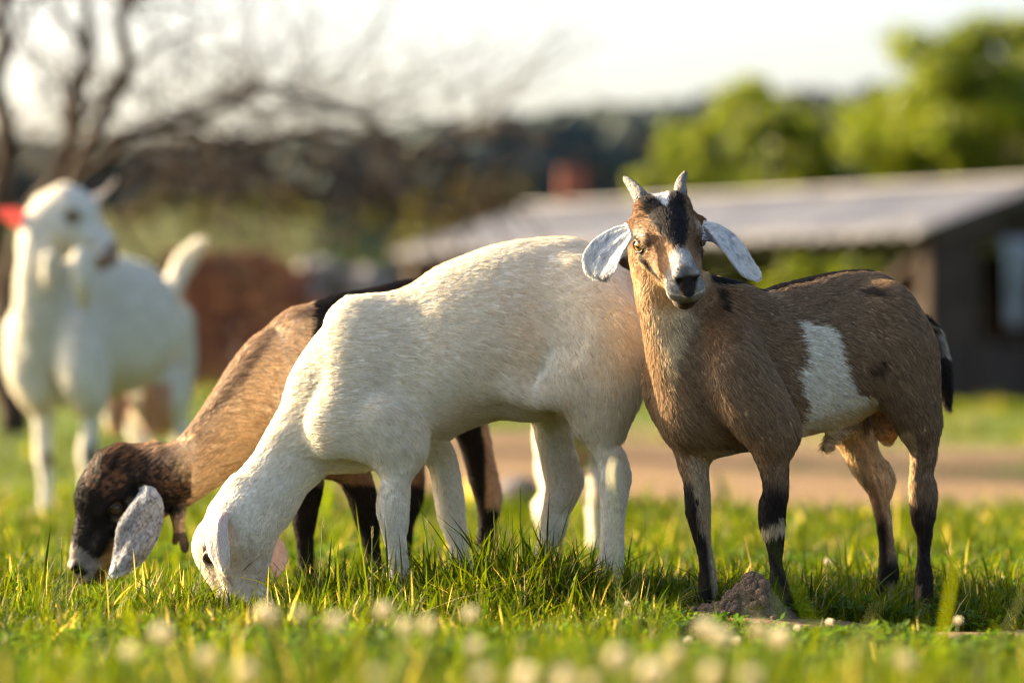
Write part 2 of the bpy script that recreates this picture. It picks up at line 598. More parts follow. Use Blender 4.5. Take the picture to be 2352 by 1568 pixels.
def add_ear(root, base, center, wdir, widths, mats, colfn, thick=.0022, cup=.25, name='ear', wave=0.0, mat='ear'):
    """center: (n,3) points root->tip, wdir: (n,3) direction across, widths: (n,2) half widths to -/+ side"""
    c = catmull(center, 6); wd = catmull(wdir, 6); w = catmull(widths, 6)
    wd /= np.linalg.norm(wd, axis=1)[:, None]
    tan = np.gradient(c, axis=0); tan /= np.linalg.norm(tan, axis=1)[:, None]
    nrm = np.cross(tan, wd); nrm /= np.linalg.norm(nrm, axis=1)[:, None]
    m = 13
    ts = np.linspace(-1, 1, m)
    top, bot, uv = [], [], []
    for i in range(len(c)):
        for t in ts:
            hw = w[i, 1] if t > 0 else w[i, 0]
            off = cup * hw * (t * t) + wave * hw * math.sin(2.7 * t + i * .25) * .5 + .045 * hw * math.sin(8.5 * t + .12 * i) * (1 - t * t)
            p = c[i] + wd[i] * hw * t + nrm[i] * off
            th = thick * (1 - .75 * abs(t) ** 3) * (1.6 - 1.0 * i / len(c))
            top.append(p + nrm[i] * th); bot.append(p - nrm[i] * th); uv.append((i / (len(c) - 1), t))
    n = len(top); v = np.array(top + bot) - base
    q = []
    for i in range(len(c) - 1):
        for j in range(m - 1):
            a = i * m + j
            q.append((a, a + 1, a + m + 1, a + m)); q.append((n + a, n + a + m, n + a + m + 1, n + a + 1))
    for i in range(len(c) - 1):
        a = i * m; q.append((a, a + m, n + a + m, n + a)); a = i * m + m - 1; q.append((a, n + a, n + a + m, a + m))
    for j in range(m - 1):
        a = (len(c) - 1) * m + j; q.append((a, a + 1, n + a + 1, n + a)); q.append((j, n + j, n + j + 1, j + 1))
    me = mesh_np(name, v, quads=q)
    uv = np.array(uv + uv); side = np.array([1] * n + [-1] * n)
    set_col(me, colfn(uv, side, v))
    return link(name, me, mats[mat], root)


def add_horn(root, base, pts, rad, mats):
    p = catmull(np.hstack([np.asarray(pts, float), np.asarray(rad, float)[:, None]]), 8)
    v, q, t = tube_mesh(p[:, :3], p[:, 3] * (1 + .035 * np.sin(np.arange(len(p)) * 2.1)), 12)
    return link('horn', mesh_np('horn', v - base, t, q), mats['horn'], root)


def add_hoof(root, base, pos, fwd, mats, s=1.0):
    """two pointed toes side by side"""
    f = np.array([fwd[0], fwd[1], 0.0]); f /= np.linalg.norm(f); l = np.array([-f[1], f[0], 0])
    B = Batch()
    for sd in (-1, 1):
        prof = [(-.016, .013, .010), (-.006, .024, .0125), (.006, .026, .0125), (.016, .016, .010), (.024, .006, .004)]
        vs, m = [], 10
        for x, h, w in prof:
            for k in range(m):
                a = 2 * math.pi * k / m
                y = w * np.sign(math.cos(a)) * abs(math.cos(a)) ** .7
                z = h / 2 + h / 2 * np.sign(math.sin(a)) * abs(math.sin(a)) ** .6
                vs.append(pos + s * (f * x + l * (sd * .0125 + y * .9 + sd * max(x, 0) * .25)) + np.array([0, 0, s * z]))
        q = [(i * m + j, i * m + (j + 1) % m, (i + 1) * m + (j + 1) % m, (i + 1) * m + j) for i in range(len(prof) - 1) for j in range(m)]
        vs += [pos + s * (f * -.016 + l * sd * .0125) + np.array([0, 0, s * .006]), pos + s * (f * .024 + l * sd * .0185) + np.array([0, 0, s * .003])]
        c0 = len(vs) - 2; e = (len(prof) - 1) * m
        t = [(c0, (j + 1) % m, j) for j in range(m)] + [(c0 + 1, e + j, e + (j + 1) % m) for j in range(m)]
        B.add(np.array(vs) - base, q, t)
    return link('hoof', B.mesh('hoof'), mats['hoof'], root)


def legs(F, rows, d, lat, ls=.82, k=.02, shrink=5):
    """rows of (px, py, half width px) from top to bottom at distance d (or (d0,d1))"""
    d0, d1 = d if isinstance(d, tuple) else (d, d)
    n = len(rows)
    pts = []; rad = []
    for i, (x, y, r) in enumerate(rows):
        dd = d0 + (d1 - d0) * min(1, i / max(1, n * .4))
        pts.append(P(x, y, dd)); rad.append((r - shrink) / FPX * dd)
    F.tube(pts, rad, k=k, lat=lat, ls=ls, sigma=.03)
    return pts
# ------------------------------------------------------------------ goat materials
def mat_fur(name, spec=.2, trans=.35):
    m, nt, b = mat_new(name)
    at = nt.nodes.new('ShaderNodeAttribute'); at.attribute_name = 'coat'
    nt.links.new(at.outputs['Color'], b.inputs['Base Color'])
    b.inputs['Roughness'].default_value = .5
    b.inputs['Specular IOR Level'].default_value = spec
    tr = nt.nodes.new('ShaderNodeBsdfTranslucent')
    nt.links.new(at.outputs['Color'], tr.inputs['Color'])
    mix = nt.nodes.new('ShaderNodeMixShader'); mix.inputs[0].default_value = trans
    nt.links.new(b.outputs[0], mix.inputs[1]); nt.links.new(tr.outputs[0], mix.inputs[2])
    nt.links.new(mix.outputs[0], nt.nodes['Material Output'].inputs['Surface'])
    return m


def mat_eye(name):
    m, nt, b = mat_new(name)
    tc = nt.nodes.new('ShaderNodeTexCoord')
    sx = nt.nodes.new('ShaderNodeSeparateXYZ')
    nt.links.new(tc.outputs['Object'], sx.inputs[0])

    def mth(op, a, b_=None):
        n = nt.nodes.new('ShaderNodeMath'); n.operation = op
        for i, v in enumerate((a, b_)):
            if v is None: continue
            if isinstance(v, (int, float)): n.inputs[i].default_value = v
            else: nt.links.new(v, n.inputs[i])
        return n.outputs[0]
    y, z = sx.outputs[1], sx.outputs[2]
    r2 = mth('ADD', mth('MULTIPLY', y, y), mth('MULTIPLY', z, z))
    r = mth('SQRT', r2)
    ramp = nt.nodes.new('ShaderNodeValToRGB')
    e = ramp.color_ramp.elements
    e[0].position = 0.0; e[0].color = (.30, .17, .035, 1)
    e[1].position = .74; e[1].color = (.42, .25, .06, 1)
    k = e.new(.84); k.color = (.10, .05, .015, 1)
    k = e.new(.93); k.color = (.02, .013, .01, 1)
    nt.links.new(mth('DIVIDE', r, .0115), ramp.inputs[0])
    # bar-shaped pupil
    py = mth('DIVIDE', y, .0055); pz = mth('DIVIDE', z, .0019)
    pp = mth('ADD', mth('POWER', mth('ABSOLUTE', py), 4), mth('POWER', mth('ABSOLUTE', pz), 2))
    mix = nt.nodes.new('ShaderNodeMix'); mix.data_type = 'RGBA'
    mix.inputs[7].default_value = (.004, .004, .005, 1)
    nt.links.new(mth('LESS_THAN', pp, 1.0), mix.inputs[0]); nt.links.new(ramp.outputs[0], mix.inputs[6])
    nt.links.new(mix.outputs[2], b.inputs['Base Color'])
    b.inputs['Roughness'].default_value = .08
    b.inputs['Coat Weight'].default_value = 1.0
    b.inputs['Coat Roughness'].default_value = .02
    return m


MATS = dict(skin=mat_attr('goat_hide', .75, spec=.15, fine=90), fur=mat_fur('goat_fur'), eye=mat_eye('goat_eye'),
            eye_dark=mat_plain('goat_eye_dark', (.05, .028, .012), .08, spec=.6), lid_dark=mat_plain('eyelid_dark', (.03, .022, .018), .5, bump=.2, bscale=300), lid_pink=mat_plain('eyelid_pink', (.42, .28, .22), .6, bump=.2, bscale=300),
            lid=mat_plain('eyelid_skin', (.20, .14, .09), .5, bump=.2, bscale=300),
            ear=mat_attr('goat_ear', .7, .4, (1.0, .36, .22), spec=.2, fine=160),
            ear_pale=mat_attr('goat_ear_pale', .7, .12, (1.0, .7, .6), spec=.2, fine=160),
            horn=mat_plain('horn_keratin', (.13, .115, .105), .6, noise=(150, (.30, .27, .245)), bump=.8, bscale=260),
            hoof=mat_plain('hoof_keratin', (.05, .042, .035), .55, noise=(80, (.12, .09, .07)), bump=.3, bscale=120))


def pix(R):
    d = R[:, 1] + 6.0
    return 1176 + R[:, 0] * FPX / d, 941.7 - (R[:, 2] - CAM_Z) * FPX / d, d


def in_poly(x, y, poly):
    ins = np.zeros(len(x), bool)
    n = len(poly)
    for i in range(n):
        x1, y1 = poly[i]; x2, y2 = poly[(i + 1) % n]
        c = (y1 > y) != (y2 > y)
        ins ^= c & (x < (x2 - x1) * (y - y1) / (y2 - y1 + 1e-9) + x1)
    return ins


def mixc(col, new, m):
    m = np.clip(np.asarray(m, float), 0, 1)[:, None]
    return col * (1 - m) + np.asarray(new, float) * m


def sstep(a, b, x):
    return smooth((x - a) / (b - a))


def px_rows(o, theta, rows):
    """barrel rows (px, top py, bottom py, half width m) -> (u, top z, bottom z, w) along the body axis"""
    us = np.linspace(-.3, 1.2, 600)
    xs = o[0] + us * math.cos(theta); ds = o[1] + 6 + us * math.sin(theta)
    pxs = 1176 + xs * FPX / ds
    out = []
    for px, t, b, w in rows:
        u = float(np.interp(px, pxs, us)); d = o[1] + 6 + u * math.sin(theta)
        out.append((u, CAM_Z - (t + 5 - 941.7) / FPX * d, CAM_Z - (b - 10 - 941.7) / FPX * d, w * .96))
    return out


def frame(theta):
    f = np.array([-math.cos(theta), -math.sin(theta), 0]); l = np.array([math.sin(theta), -math.cos(theta), 0])
    return f, l, np.stack([-f, l, np.array([0, 0, 1.0])], 1)


HC, HF = .0042, .0021   # grid steps of the bodies and of the heads

# ================================================================== the brown horned kid looking at the camera
def goat_brown():
    th = math.radians(38)
    f, l, M = frame(th)
    o = P(1585, 942, 5.93); o[2] = 0
    hd = HeadFrame((0, 0, 0), (0, 0, 1), (0, 0, 0), (0, 0, 0)) if False else None
    yaw, pitch, roll = math.radians(12), math.radians(28), math.radians(8)
    B = np.array([[0, 1, 0], [-1, 0, 0], [0, 0, 1]], float)
    cy, sy, cp, sp, cr, sr = math.cos(yaw), math.sin(yaw), math.cos(pitch), math.sin(pitch), math.cos(roll), math.sin(roll)
    Mh = B @ np.array([[cy, -sy, 0], [sy, cy, 0], [0, 0, 1]]) @ np.array([[cp, 0, sp], [0, 1, 0], [-sp, 0, cp]]) @ np.array([[1, 0, 0], [0, cr, -sr], [0, sr, cr]])
    H = HeadFrame(Mh[:, 0], Mh[:, 2], (0, 0, 0), (.231, -.06, .597), 1.0)
    hl = np.array([H.w((x, y, z)) for x in (-.04, .2) for y in (-.06, .06) for z in (-.065, .08)])
    F = Field((.15, -.30, -.03), (.75, .48, .72), hl.min(0), hl.max(0), HC, HF)
    rows = [(1588, 850, 985, .030), (1610, 760, 1030, .052), (1650, 700, 1044, .064), (1690, 672, 1046, .072), (1740, 667, 1038, .082), (1800, 648, 1020, .088),
            (1870, 630, 1002, .094), (1935, 618, 982, .094), (1990, 616, 955, .088), (2030, 630, 935, .084), (2062, 660, 910, .072), (2088, 705, 885, .055), (2105, 760, 850, .030)]
    F.barrel(M, o, px_rows(o, th, rows), k=.02, tap=.18, gdir=(1, 0, -.1), sigma=.06)
    # neck, chest, shoulders
    F.tube([P(1528, 590, 5.935), P(1533, 690, 5.925), P(1553, 770, 5.925), P(1590, 860, 5.93), P(1640, 930, 5.96)], [.042, .044, .050, .062, .068], k=.025, lat=l, ls=.95)
    F.tube([P(1600, 690, 5.97), P(1680, 740, 6.0)], [.045, .05], k=.04, guide=False)
    F.ell(P(1600, 960, 5.93), (.055, .05, .05), k=.04)
    F.tube([P(1660, 760, 5.93), P(1695, 850, 5.89), P(1735, 930, 5.875), P(1775, 985, 5.875)], [.04, .056, .056, .047], k=.025, lat=l, ls=.72, sigma=.05)
    F.tube([P(1560, 800, 6.02), P(1533, 880, 5.995), P(1568, 960, 5.98)], [.035, .042, .04], k=.025, lat=l, ls=.8, guide=False)
    # legs
    nf = legs(F, [(1740, 920, 64), (1770, 985, 56), (1773, 1040, 46), (1780, 1088, 39), (1781, 1126, 36), (1773, 1165, 37), (1773, 1200, 36), (1779, 1246, 27), (1782, 1285, 21), (1785, 1312, 22), (1788, 1340, 27), (1796, 1375, 25), (1802, 1394, 24)], (5.88, 5.88), l)
    ff = legs(F, [(1585, 930, 48), (1588, 1000, 46), (1591, 1050, 43), (1597, 1085, 38), (1601, 1126, 35), (1603, 1164, 35), (1607, 1195, 31), (1613, 1237, 25), (1622, 1284, 23), (1625, 1328, 27), (1624, 1362, 27), (1618, 1388, 24)], (5.97, 5.93), l)
    # hind: thighs then legs
    F.tube([P(2040, 730, 6.10), P(2068, 810, 6.085), P(2085, 890, 6.085), P(2108, 960, 6.095)], [.055, .066, .056, .042], k=.03, lat=l, ls=.75, sigma=.05)
    nh = legs(F, [(2085, 880, 62), (2105, 945, 50), (2117, 993, 43), (2120, 1037, 38), (2116, 1080, 33), (2114, 1116, 33), (2117, 1155, 34), (2119, 1186, 32), (2123, 1221, 25), (2122, 1259, 21), (2121, 1297, 23), (2122, 1335, 28), (2117, 1380, 27), (2113, 1408, 26)], (6.10, 6.11), l, ls=.85)
    F.tube([P(2125, 1100, 6.10), P(2138, 1120, 6.115), P(2136, 1170, 6.115)], [.004, .007, .004], k=.02, guide=False)
    F.tube([P(1985, 800, 6.24), P(1965, 900, 6.23), P(1958, 960, 6.21)], [.05, .055, .045], k=.03, lat=l, ls=.7, guide=False)
    fh = legs(F, [(1955, 930, 58), (1964, 985, 53), (1978, 1037, 47), (1995, 1075, 43), (2015, 1113, 36), (2021, 1151, 28), (2030, 1202, 24), (2036, 1252, 23), (2040, 1300, 29), (2037, 1328, 30), (2030, 1358, 26), (2030, 1376, 24)], (6.21, 6.19), l, ls=.85)
    F.tube([P(2030, 1065, 6.2), P(2044, 1095, 6.205), P(2040, 1125, 6.205)], [.004, .007, .004], k=.02, guide=False)
    # underline of a young buck
    F.tube([P(1960, 978, 6.12), P(1915, 1000, 6.10), P(1898, 1026, 6.095)], [.013, .011, .009], k=.012, guide=False)
    F.tube([P(2035, 930, 6.16), P(2036, 975, 6.15), P(2036, 992, 6.15)], [.022, .022, .019], k=.012, guide=False)
    # tail
    F.tube([P(2118, 742, 6.24), P(2140, 765, 6.26), P(2158, 815, 6.27), P(2168, 870, 6.27), P(2176, 925, 6.27)], [.014, .014, .013, .012, .006], k=.012)
    add_head(F, H, neck=P(1530, 660, 5.935))
    for sd in (-1, 1):   # ear roots
        F.tube([H.w((.012, sd * .040, .018)), H.w((.006, sd * .060, .010))], [.015, .010], k=.012, guide=False)

    patch = [(1833, 745), (1880, 742), (1912, 752), (1930, 790), (1945, 850), (1962, 900), (2000, 912), (1990, 940), (1930, 975), (1870, 1010), (1820, 1015), (1845, 965), (1858, 930), (1842, 905), (1832, 862), (1852, 820), (1845, 785)]

    def colfn(R, N, rng):
        n = len(R)
        px, py, d = pix(R)
        lo = (R - o) @ M
        jit = vnoise(R * 230, 3) * 7 + vnoise(R * 700, 4) * 5
        col = np.tile(np.array((.285, .195, .118)), (n, 1))
        stre = .6 * vnoise(R * np.array([110, 110, 70.0]), 5) + .8 * vnoise(R * np.array([600, 600, 330.0]), 6)
        col = mixc(col, (.15, .10, .062), .5 * sstep(.25, 1.0, stre))
        col = mixc(col, (.43, .30, .18), .4 * sstep(.2, 1.1, -stre))
        col = mixc(col, (.30, .20, .12), .7 * sstep(880, 1040, py) * (px > 1990))
        length = np.full(n, .0135)
        # throat and neck front
        col = mixc(col, (.40, .27, .15), .8 * sstep(60, 20, np.abs(px - 1500)) * sstep(900, 760, py))
        col = mixc(col, (.62, .52, .36), .9 * sstep(70, 30, np.abs(px - 1542) + .35 * np.abs(py - 730) + jit))
        col = mixc(col, (.33, .17, .075), .55 * sstep(70, 20, np.abs(px - 1650)) * sstep(860, 740, py) * (py > 660))
        # black line along the back
        top = (np.abs(lo[:, 1] + .003 * vnoise(R * 60, 9)) < .014) & (N[:, 2] > .25) & (px > 1595)
        col = mixc(col, (.012, .010, .010), top * 1.0)
        col = mixc(col, (.02, .016, .014), .85 * sstep(14, 6, np.abs(px - 1660 - (py - 690) * .2)) * (py > 660) * (py < 712))
        # soot smudges
        for cx, cy, rx, ry in ((2000, 672, 28, 9), (2010, 850, 16, 14), (2030, 832, 10, 8)):
            col = mixc(col, (.03, .025, .022), .8 * sstep(1.4, .6, np.hypot((px - cx + jit) / rx, (py - cy + jit * .6) / ry)))
        near = lo[:, 1] > -.01
        jp = rng.normal(size=n) * 3.5; wp = in_poly(px + jit * .8 + jp, py + jit * .8 + jp, patch) & near & (lo[:, 0] > .12)
        col = mixc(col, (.79, .75, .65), wp)
        belly = (N[:, 2] < -.60) & (px > 1815) & (px < 2010) & (py > 900) & (lo[:, 0] > .1)
        col = mixc(col, (.74, .64, .46), belly)
        # legs
        farf = (py > 1030) & (px < 1680)
        col = mixc(col, (.50, .40, .27), farf * .85 * sstep(1570, 1600, px))
        blk = farf * sstep(8, -8, px - (1596 + (py - 1130) * .17) + jit) * sstep(1085, 1120, py)
        blk = np.maximum(blk, farf * sstep(1205, 1240, py) * sstep(8, -6, px - (1622 + (py - 1240) * .12)))
        col = mixc(col, (.020, .016, .014), blk)
        nearf = (py > 1060) & (px > 1700) & (px < 1850)
        col = mixc(col, (.022, .017, .014), nearf * sstep(1085, 1150, py + (1800 - px) * .6 + jit))
        col = mixc(col, (.10, .06, .035), .8 * nearf * sstep(1800, 1812, px) * sstep(1250, 1150, py))
        band = nearf * sstep(19, 12, np.abs(py - 1214 + (px - 1775) * .35 + jit * .5))
        col = mixc(col, (.52, .44, .31), band)
        hind = (py > 985) & (px > 1850)
        isfar = hind & (px < 2070)
        col = mixc(col, (.62, .46, .27), isfar * .95)
        col = mixc(col, (.30, .17, .09), isfar * .8 * sstep(1075, 1120, py) * sstep(10, -5, np.abs(px - (1990 + (py - 1100) * .3)) - 14))
        col = mixc(col, (.025, .018, .014), isfar * np.maximum(sstep(6, -6, np.abs(px - (2022 + (py - 1200) * .06)) - 12) * sstep(1165, 1210, py), sstep(1265, 1300, py)))
        col = mixc(col, (.45, .34, .22), isfar * sstep(1325, 1350, py) * sstep(2030, 2045, px))
        isn = hind & (px >= 2070)
        col = mixc(col, (.62, .46, .28), isn * .85 * sstep(12, 2, px - (2096 - np.maximum(0, np.abs(py - 1060) - 40) * .2)) * (py < 1210))
        col = mixc(col, (.045, .030, .022), isn * sstep(1120, 1185, py + jit * 2) * sstep(2084, 2096, px))
        col = mixc(col, (.022, .016, .013), isn * sstep(1210, 1250, py) * sstep(2092, 2104, px) * sstep(2140, 2128, px))
        col = mixc(col, (.03, .022, .018), isn * sstep(1285, 1310, py))
        col = mixc(col, (.42, .27, .16), isn * .8 * (py > 1340) * sstep(9, 3, np.abs(px - 2110 + (py - 1350) * .1)))
        leg = (py > 1040)
        length = np.where(leg, .012, length); length = np.where(py > 1230, .009, length)
        scro = (np.abs(px - 2036) < 34) & (py > 925) & (py < 1012) & (d > 6.1) & (lo[:, 0] > .3)
        col = mixc(col, (.42, .24, .12), scro * .8); length = np.where(scro, .006, length)
        tail = (px > 2141) & (py > 750) & (py < 960) & (d > 6.2)
        col = mixc(col, (.03, .022, .018), tail); col = mixc(col, (.55, .5, .42), tail * .8 * (py < 810) * sstep(2146, 2156, px)); length = np.where(tail, .02, length)
        # head
        h = H.local(R); x, y, z = h.T
        ay = np.abs(y)
        head = (x > -.035) & (x < .2) & (ay < .07) & (np.abs(z) < .09) & (d < 6.02)
        hn = vnoise(R * 420, 21) * .0022 + vnoise(R * 1500, 22) * .0016
        c = np.tile(np.array((.225, .13, .065)), (n, 1))
        c = mixc(c, (.20, .085, .03), sstep(.03, .005, x) * sstep(.012, .025, ay))
        c = mixc(c, (.36, .24, .135), sstep(.012, -.012, z + hn))                     # cheeks
        c = mixc(c, (.50, .36, .215), sstep(-.02, -.04, z))                            # jaw
        er = np.sqrt((x - .060) ** 2 + (ay - .048) ** 2 + (z - .012) ** 2)
        c = mixc(c, (.50, .41, .30), .85 * sstep(.009, .002, np.abs(er - .021) + hn) * (z > .008) * (x > .045))
        bw = np.interp(x, [-.02, .01, .04, .07, .10, .122, .134], [.036, .034, .031, .027, .019, .012, .004])
        c = mixc(c, (.014, .012, .012), sstep(.004, -.003, ay - bw + hn) * (z > .005) * sstep(.142, .130, x + hn))
        c = mixc(c, (.80, .79, .76), sstep(.003, -.002, ay - np.interp(x, [-.03, .0, .025, .046], [.020, .016, .008, .0]) + hn * .6) * (x < .046) * (z > 0))
        c = mixc(c, (.016, .012, .010), sstep(.004, -.002, np.abs(z - (-.002 - (x - .072) * .36)) - .0088 + hn) * sstep(.068, .076, x) * sstep(.130, .120, x) * (ay > .018))
        c = mixc(c, (.36, .20, .10), .7 * sstep(.118, .126, x) * sstep(.148, .138, x) * (z > .0) * sstep(.008, .013, ay))
        c = mixc(c, (.46, .45, .435), sstep(.128, .142, x + hn) * sstep(.020, .014, ay + hn) * (z > 0))
        c = mixc(c, (.27, .265, .26), sstep(.143, .153, x + hn) * (z > -.030) * sstep(.010, .016, ay))
        c = mixc(c, (.58, .53, .46), sstep(.140, .155, x + hn) * (z <= -.016) * (z > -.033))
        c = mixc(c, (.20, .17, .14), .8 * sstep(.160, .170, x) * (z > .005) * sstep(.012, .004, ay))
        c = mixc(c, (.10, .085, .075), .8 * sstep(.166, .172, x) * (z > -.010) * sstep(.018, .012, ay))
        c = mixc(c, (.018, .015, .015), sstep(.169, .174, x) * sstep(-.020, -.016, z) * sstep(.014, .009, z) * sstep(.003, -.001, ay - (.006 + (z + .018) * .46)))
        c = mixc(c, (.05, .035, .028), sstep(.134, .142, x) * sstep(.0035, .0015, np.abs(z + .0335)))
        c = mixc(c, (.055, .038, .03), .85 * sstep(.146, .156, x) * (z < -.034))
        c = mixc(c, (.05, .035, .03), .7 * sstep(.172, .178, x) * (z < -.018))
        c = mixc(c, (.018, .013, .011), sstep(.0165, .0140, er))
        hm = head * sstep(-.034, -.018, x) * sstep(-.082, -.066, z) * sstep(.072, .060, ay)
        col = col * (1 - hm[:, None]) + c * hm[:, None]
        length = np.where(head, .0085, length); length = np.where(head & (x > .11), .0052, length)
        length = np.where(head & (x < .03) & (z > .03), .012, length)
        length = np.where(head & ((er < .0135) | ((x > .172) & (z > -.012) & (ay < .016))), 0, length)
        col = col * (1 + rng.normal(size=(n, 1)) * .20).clip(.5, 1.6)
        r = rng.uniform(size=n)
        body = (~head) & (~wp) & (~belly) & (py < 1100)
        col = np.where((body & (r < .10))[:, None], col * .50, col); col = np.where((body & (r > .88))[:, None], col * 1.55, col)
        # buried parts of legs carry no hair
        length = np.where(R[:, 2] < .012, 0, length)
        return col.clip(.004, .9), length

    base = np.array([.46, 0.08, 0.0])
    root, body = build_goat('goat_kid', F, colfn, base, 150000, MATS, 11)
    tag(root, 'brown horned goat kid with white flank patch, facing the camera', 'goat')
    for sd in (-1, 1): add_eye(root, base, H, sd, MATS, lid='lid_dark')
    Z = lambda zx, zy, d: P(1323 + zx * .23442, 367.5 + zy * .23442, d)
    add_horn(root, base, [H.w((.002, -.022, .036)), Z(650, 390, 5.912), Z(565, 268, 5.935), Z(502, 200, 5.95), Z(476, 168, 5.955)], [.0140, .0130, .0092, .0062, .0032], MATS)
    add_horn(root, base, [H.w((.002, .022, .036)), Z(1020, 345, 5.915), Z(1025, 235, 5.94), Z(1055, 160, 5.955), Z(1075, 122, 5.96)], [.0130, .0118, .0086, .0062, .0036], MATS)

    def earcol(uv, side, v):
        c = np.tile(np.array((.70, .70, .70)), (len(uv), 1))
        st = vnoise(np.stack([uv[:, 1] * 9, uv[:, 0] * 3, side], 1), 41)
        c = mixc(c, (.30, .30, .32), .7 * sstep(.1, .9, st)); c = mixc(c, (.78, .72, .64), .6 * sstep(.2, .9, -st))
        return c
    def earhair(lowdark):
        def fn(R, N, rng):
            n = len(R); st = vnoise(R * np.array([330, 330, 120]), 43) + .7 * vnoise(R * 800, 44)
            c = np.tile(np.array((.78, .79, .80)), (n, 1))
            c = mixc(c, (.42, .43, .46), .7 * sstep(.2, .9, st)); c = mixc(c, (.80, .76, .70), .6 * sstep(.1, .8, -st))
            c *= (1 + rng.normal(size=(n, 1)) * .2).clip(.5, 1.5)
            px, py, d = pix(R)
            c = mixc(c, (.05, .045, .05), .85 * lowdark(px, py))
            return c, np.full(n, .006)
        return fn
    wv = lambda a, b: (b - a) / np.linalg.norm(b - a)
    def ear(cl, eds, depth, hairfn, cup, seed):
        # cl: centre line px, eds: (left edge px, right edge px) per point
        cen, wd, ws = [], [], []
        for (a, b), dd in zip(eds, depth):
            A_, B_ = Z(*a, dd[0]), Z(*b, dd[1])
            cen.append((A_ + B_) / 2); wd.append(wv(A_, B_)); w_ = np.linalg.norm(B_ - A_) / 2; ws.append((w_, w_))
        e = add_ear(root, base, np.array(cen), np.array(wd), np.array(ws), MATS, earcol, cup=cup, wave=.05, mat='ear_pale')
        me = e.data
        V = np.zeros(len(me.vertices) * 3); me.vertices.foreach_get('co', V); V = V.reshape(-1, 3)
        q = np.zeros(len(me.loops), np.int32); me.loops.foreach_get('vertex_index', q); q = q.reshape(-1, 4)
        N, A = normals_of(V + 0.0, q)
        hN = len(V) // 2
        if ((N[:hN] * (V[:hN] - V[hN:])).sum(1)).mean() < 0: N = -N
        cc = np.array(cen); tan = np.gradient(cc, axis=0)
        g = [(cc[i], tan[i] / np.linalg.norm(tan[i]), .03) for i in range(len(cc))]
        fur('fur', V + base, q, N, A, g, hairfn, 10000, e, base, MATS['fur'], .00025, seed, 0, .34)
    ear(None, [((515, 640), (560, 760)), ((400, 672), (520, 850)), ((270, 745), (475, 930)), ((150, 850), (445, 1005)), ((90, 960), (410, 1080)), ((110, 1080), (350, 1140)), ((210, 1150), (290, 1168))],
        [(5.865, 5.845), (5.87, 5.84), (5.87, 5.835), (5.865, 5.83), (5.86, 5.83), (5.855, 5.83), (5.85, 5.84)], earhair(lambda px, py: sstep(12, 3, np.abs((py - 641) - (px - 1385) * -.5)) * (px > 1378)), .22, 51)
    ear(None, [((1235, 800), (1250, 622)), ((1330, 815), (1365, 640)), ((1430, 910), (1490, 715)), ((1500, 1010), (1610, 835)), ((1570, 1090), (1710, 980)), ((1660, 1150), (1790, 1085)), ((1755, 1183), (1806, 1150))],
        [(5.85, 5.875), (5.845, 5.875), (5.84, 5.875), (5.84, 5.87), (5.845, 5.865), (5.85, 5.86), (5.85, 5.855)], earhair(lambda px, py: sstep(9, 2, px - (1658 + (py - 581) * .79))), .22, 52)
    for i, (pts, dd) in enumerate(((nf, 5.88), (ff, 5.93), (nh, 6.11), (fh, 6.19))):
        p = np.array(pts[-1]); p[2] = max(p[2] - .024, -.012); add_hoof(root, base, p + f * .006, f, MATS, 1.05)
    return root


